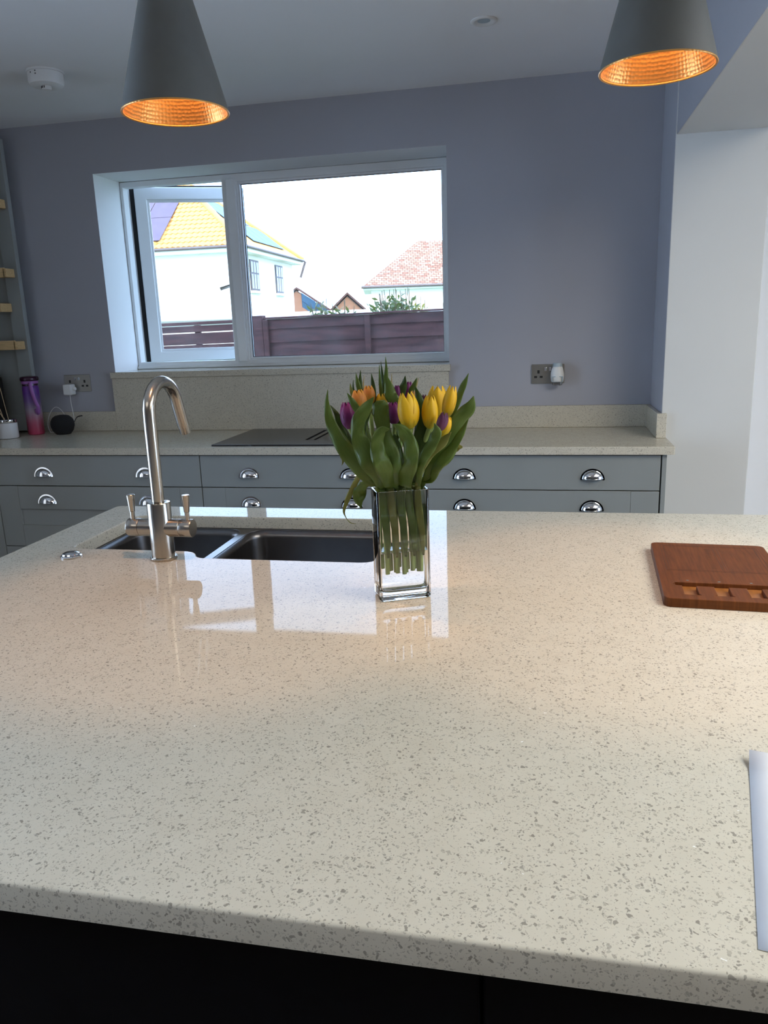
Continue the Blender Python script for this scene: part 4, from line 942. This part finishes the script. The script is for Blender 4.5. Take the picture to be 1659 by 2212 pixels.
hipv = Vector((-HD / 2, HD / 2, rise)); tube('hip_tiles', [(0, 0, EZ + .03), tuple(Vector((0, 0, EZ + .03)) + hipv)], .11, 'roof_orange', rf, loc=(0, 0, 0), seg=8)
tube('hip_tiles', [(0, HD, EZ + .03), (-HD / 2, HD / 2, EZ + rise + .03)], .11, 'roof_orange', rf, loc=(0, 0, 0), seg=8)
tube('ridge_tiles', [(-HD / 2, HD / 2, EZ + rise + .03), (-HW + HD / 2, HD / 2, EZ + rise + .03)], .11, 'roof_orange', rf, loc=(0, 0, 0), seg=8)
# pantiles on the slope that faces the kitchen
slope = math.atan2(rise, HD / 2); TW, TL = .215, .30
bm = bmesh.new(); gx, gy = 6, 2; g = []
for i in range(gx + 1):
    u = i / gx; g.append([bm.verts.new((u * TW, j * TL * 1.06, .045 * (.5 - .5 * math.cos(2 * math.pi * u)) + .035 * (1 - j))) for j in (0, 1)] + [bm.verts.new((u * TW, 0, -.02))])
for i in range(gx): bm.faces.new([g[i][0], g[i + 1][0], g[i + 1][1], g[i][1]]); bm.faces.new([g[i][2], g[i + 1][2], g[i + 1][0], g[i][0]])
TILE = finish(bm, True, 30); TILE.materials.append(MATS['roof_orange'])
rowmax = int((HD / 2) / math.cos(slope) / TL); nt_ = 0
for r in range(rowmax):
    d = r * TL; yy = d * math.cos(slope); n_in = int((HW * .55 - yy) / TW)
    for k in range(n_in):
        x = -yy - .05 - (k + 1) * TW
        if x < -6.2 or nt_ >= 290: continue
        o = link('roof_tile', TILE, None, rf, loc=(x, yy, EZ + d * math.sin(slope) + .01)); o.rotation_euler = (slope, 0, 0); nt_ += 1
def solar(parent, origin, ex, ey, nx, ny, w, h, m='solar_cell'):
    nn = ex.cross(ey).normalized()
    for i in range(nx):
        for j in range(ny):
            a = origin + ex * (i * (w + .03)) + ey * (j * (h + .03)); b = a + ex * w; c = b + ey * h; d = a + ey * h; up = nn * .015
            q = [a, b, c, d]; pyd('solar_panel', [tuple(p) for p in q] + [tuple(p + up) for p in q], [(0, 1, 5, 4), (1, 2, 6, 5), (2, 3, 7, 6), (3, 0, 4, 7), (4, 5, 6, 7)], m, parent, loc=(0, 0, 0), smooth=False)
ex, ey = Vector((1, 0, 0)), Vector((0, math.cos(slope), math.sin(slope)))
solar(h1, Vector((-7.45, .25, EZ + .25 * math.tan(slope) + .14)), ex, ey, 4, 2, 1.0, 1.55)
sx = math.atan2(rise, HD / 2); exr, eyr = Vector((0, 1, 0)), Vector((-math.cos(sx), 0, math.sin(sx)))
solar(h1, Vector((-.40, 2.3, EZ + .40 * math.tan(sx) + .05)), exr, eyr, 4, 1, 1.0, 1.45, 'solar_sky_tint')
solar(h1, Vector((-1.60, 2.5, EZ + 1.60 * math.tan(sx) + .05)), exr, eyr, 3, 1, .95, 1.45, 'solar_sky_tint')
for y0_, y1_, z0_, z1_ in ((1.55, 2.55, 2.85, 4.0), (4.75, 5.75, 2.85, 4.0)):
    wn_ = box('window', -.43, -.36, y0_, y1_, z0_, z1_, 'house_window_frame', h1, bev=0, loc=(0, 0, 0))
    for k in range(3):
        ya = y0_ + .07 + k * (y1_ - y0_ - .07) / 3; yb = y0_ + (k + 1) * (y1_ - y0_ - .07) / 3
        for za, zb in ((z0_ + .07, z0_ + .62), (z0_ + .68, z1_ - .07)): box('pane', -.362, -.35, ya, yb, za, zb, 'house_pane', wn_, bev=0, loc=(0, 0, 0))
    box('window_sill', -.42, -.25, y0_ - .08, y1_ + .08, z0_ - .10, z0_ - .01, 'render_white', h1, bev=0, loc=(0, 0, 0))
# --- low flat outbuilding between the fence and the white house
gp = thing('outbuilding', 'low grey flat roofed outbuilding just above the fence top', 'outbuilding', (-6.6, 12.5, 0), math.radians(8))
box('wall', -4.5, 2.9, 0, 3.0, GZ, 1.62, 'outer_render', gp, bev=0, loc=(0, 0, 0))
box('roof', -4.7, 3.1, -.2, 3.2, 1.625, 1.72, 'render_white', gp, bev=0, loc=(0, 0, 0))
tube('gutter', [(-4.7, -.25, 1.63), (3.1, -.25, 1.63)], .05, 'solar_frame', gp, loc=(0, 0, 0), seg=8)
# --- red roofed house on the other side
h2 = house_empty('red_roofed_house', 'pale house with a weathered red hipped tile roof', tuple(atd(783, 619, 32)), YAW)
h2.location.z = 0
E2, D2, W2 = 2.94, 4.9, 9.0
o = hip_roof(h2, W2, D2, E2, 1.95, D2 / 2, 'roof_red_tile', uv=True); o.data.transform(Matrix.Translation((W2, 0, 0)))
box('wall', .35, W2 - .35, .35, D2 - .35, GZ, E2 - .12, 'render_white', h2, bev=0, loc=(0, 0, 0))
box('fascia', 0.02, W2, 0.02, D2, E2 - .14, E2 - .005, 'render_white', h2, bev=0, loc=(0, 0, 0))
tube('gutter', [(-.05, -.05, E2 - .03), (W2, -.05, E2 - .03)], .055, 'gutter_dark', h2, loc=(0, 0, 0), seg=8)
for x0_ in (2.55,):
    wn_ = box('window', x0_, x0_ + .75, .30, .36, 1.75, 2.6, 'upvc', h2, bev=0, loc=(0, 0, 0)); box('pane', x0_ + .07, x0_ + .68, .285, .30, 1.82, 2.53, 'solar_frame', wn_, bev=0, loc=(0, 0, 0))
# --- two more roofs far off
def gable(name, label, cat, u, v, D, w, d, eave, rise_, rot, wallm, roofm):
    p = atd(u, v, D); h = thing(name, label, cat, (p.x, p.y, 0), rot)
    box('wall', 0, w, 0, d, GZ, eave, wallm, h, bev=0, loc=(0, 0, 0))
    pyd('gable_wall', [(0, 0, eave), (w, 0, eave), (w / 2, 0, eave + rise_), (0, .2, eave), (w, .2, eave), (w / 2, .2, eave + rise_)], [(0, 1, 2), (3, 5, 4), (0, 2, 5, 3), (1, 4, 5, 2)], wallm, h, loc=(0, 0, 0))
    k = .12
    pyd('roof', [(-.2, -.2, eave - .1), (w / 2, -.2, eave + rise_ + .08), (w + .2, -.2, eave - .1), (-.2, d, eave - .1), (w / 2, d, eave + rise_ + .08), (w + .2, d, eave - .1), (-.2, -.2, eave - .1 + k), (w / 2, -.2, eave + rise_ + .08 + k), (w + .2, -.2, eave - .1 + k), (-.2, d, eave - .1 + k), (w / 2, d, eave + rise_ + .08 + k), (w + .2, d, eave - .1 + k)],
        [(0, 1, 4, 3), (1, 2, 5, 4), (6, 9, 10, 7), (7, 10, 11, 8), (0, 6, 7, 1), (1, 7, 8, 2), (0, 3, 9, 6), (2, 8, 11, 5), (3, 4, 10, 9), (4, 5, 11, 10)], roofm, h, loc=(0, 0, 0), smooth=False)
    return h
gable('brick_house', 'far brick house with gable end, between the white and red roofed houses', 'house', 706, 676, 42, 2.3, 6, 1.9, 1.05, YAW + .05, 'brick_red', 'roof_red_tile')
h4 = gable('brick_house', 'far brick house with blue solar panels, beyond the white house', 'house', 548, 672, 49, 5.6, 2.0, 1.75, 1.9, YAW, 'brick_red', 'roof_red_tile')
solar(h4, Vector((3.1, -.28, 3.50)), Vector((.83, 0, -.56)), Vector((0, .15, .0)) + Vector((.0, .0, -.5)), 2, 2, 1.05, 1.0, 'solar_sky_tint')

# --- shrubs behind the fence
def leaf_quad(bm, c, d, n, L, Wd):
    s = d.cross(n).normalized(); p = [c, c + d * L * .5 + s * Wd / 2, c + d * L, c + d * L * .5 - s * Wd / 2]
    vv = [bm.verts.new(x) for x in p]; m_ = bm.verts.new(c + d * L * .5 + n * Wd * .15)
    for a, b in zip(vv, vv[1:] + vv[:1]): bm.faces.new([a, b, m_])
def shrub(label, u, v_top, D, w, zbase, nst, lm, seed, lsz=.085, dens=26):
    rnd = random.Random(seed); top = atd(u, v_top, D); s = thing('garden_shrub', label, 'shrub', (top.x, top.y, GZ), 0, 'shrubs behind the fence')
    bl = bmesh.new(); H_ = top.z - GZ
    for k in range(nst):
        e = Vector(((rnd.random() - .5) * w, (rnd.random() - .5) * w * .6, H_ - .02 - .24 * rnd.random() ** 2)); st = Vector(((rnd.random() - .5) * .15, (rnd.random() - .5) * .1, 0))
        path = catmull([st, st.lerp(e, .5) + Vector(((rnd.random() - .5) * .15, 0, .1)), e], 5)
        tube('stem', path, [.012 * (1 - .7 * i / (len(path) - 1)) for i in range(len(path))], 'shrub_stem', s, loc=(0, 0, 0), seg=5)
        for q in range(dens):
            t = .70 + .30 * q / dens; p = path[min(len(path) - 1, int(t * (len(path) - 1)))] + Vector((rnd.gauss(0, .05), rnd.gauss(0, .05), rnd.gauss(0, .05)))
            d = Vector((rnd.gauss(0, 1), rnd.gauss(0, 1), rnd.gauss(.5, .6))).normalized(); n = Vector((rnd.gauss(0, 1), rnd.gauss(-1, .6), rnd.gauss(.8, .6))).normalized()
            leaf_quad(bl, p, d, n, lsz * (.7 + .6 * rnd.random()), lsz * .38)
    f = obj('foliage', bl, lm, s, loc=(0, 0, 0), ang=80); f['kind'] = 'stuff'
shrub('low glossy green shrub behind the fence, near the white house', 714, 640, 8.5, .46, 0, 24, 'shrub_leaf', 3, .085, 30)
shrub('tall green bay shrub rising over the boarded fence', 852, 618, 8.5, .52, 0, 26, 'shrub_leaf', 5, .085, 34)
shrub('yellowish shrub tip beside the tall bay shrub', 900, 632, 9.6, .28, 0, 12, 'shrub_yellow', 9, .075, 30)
shrub('thin young shrub with sparse leaves behind the boarded fence', 958, 650, 8.4, .12, 0, 3, 'shrub_yellow', 11, .08, 9)
shrub('bare twiggy shrub with few dark leaves, by the far brick gable', 768, 652, 7.6, .30, 0, 7, 'shrub_leaf', 13, .075, 12)
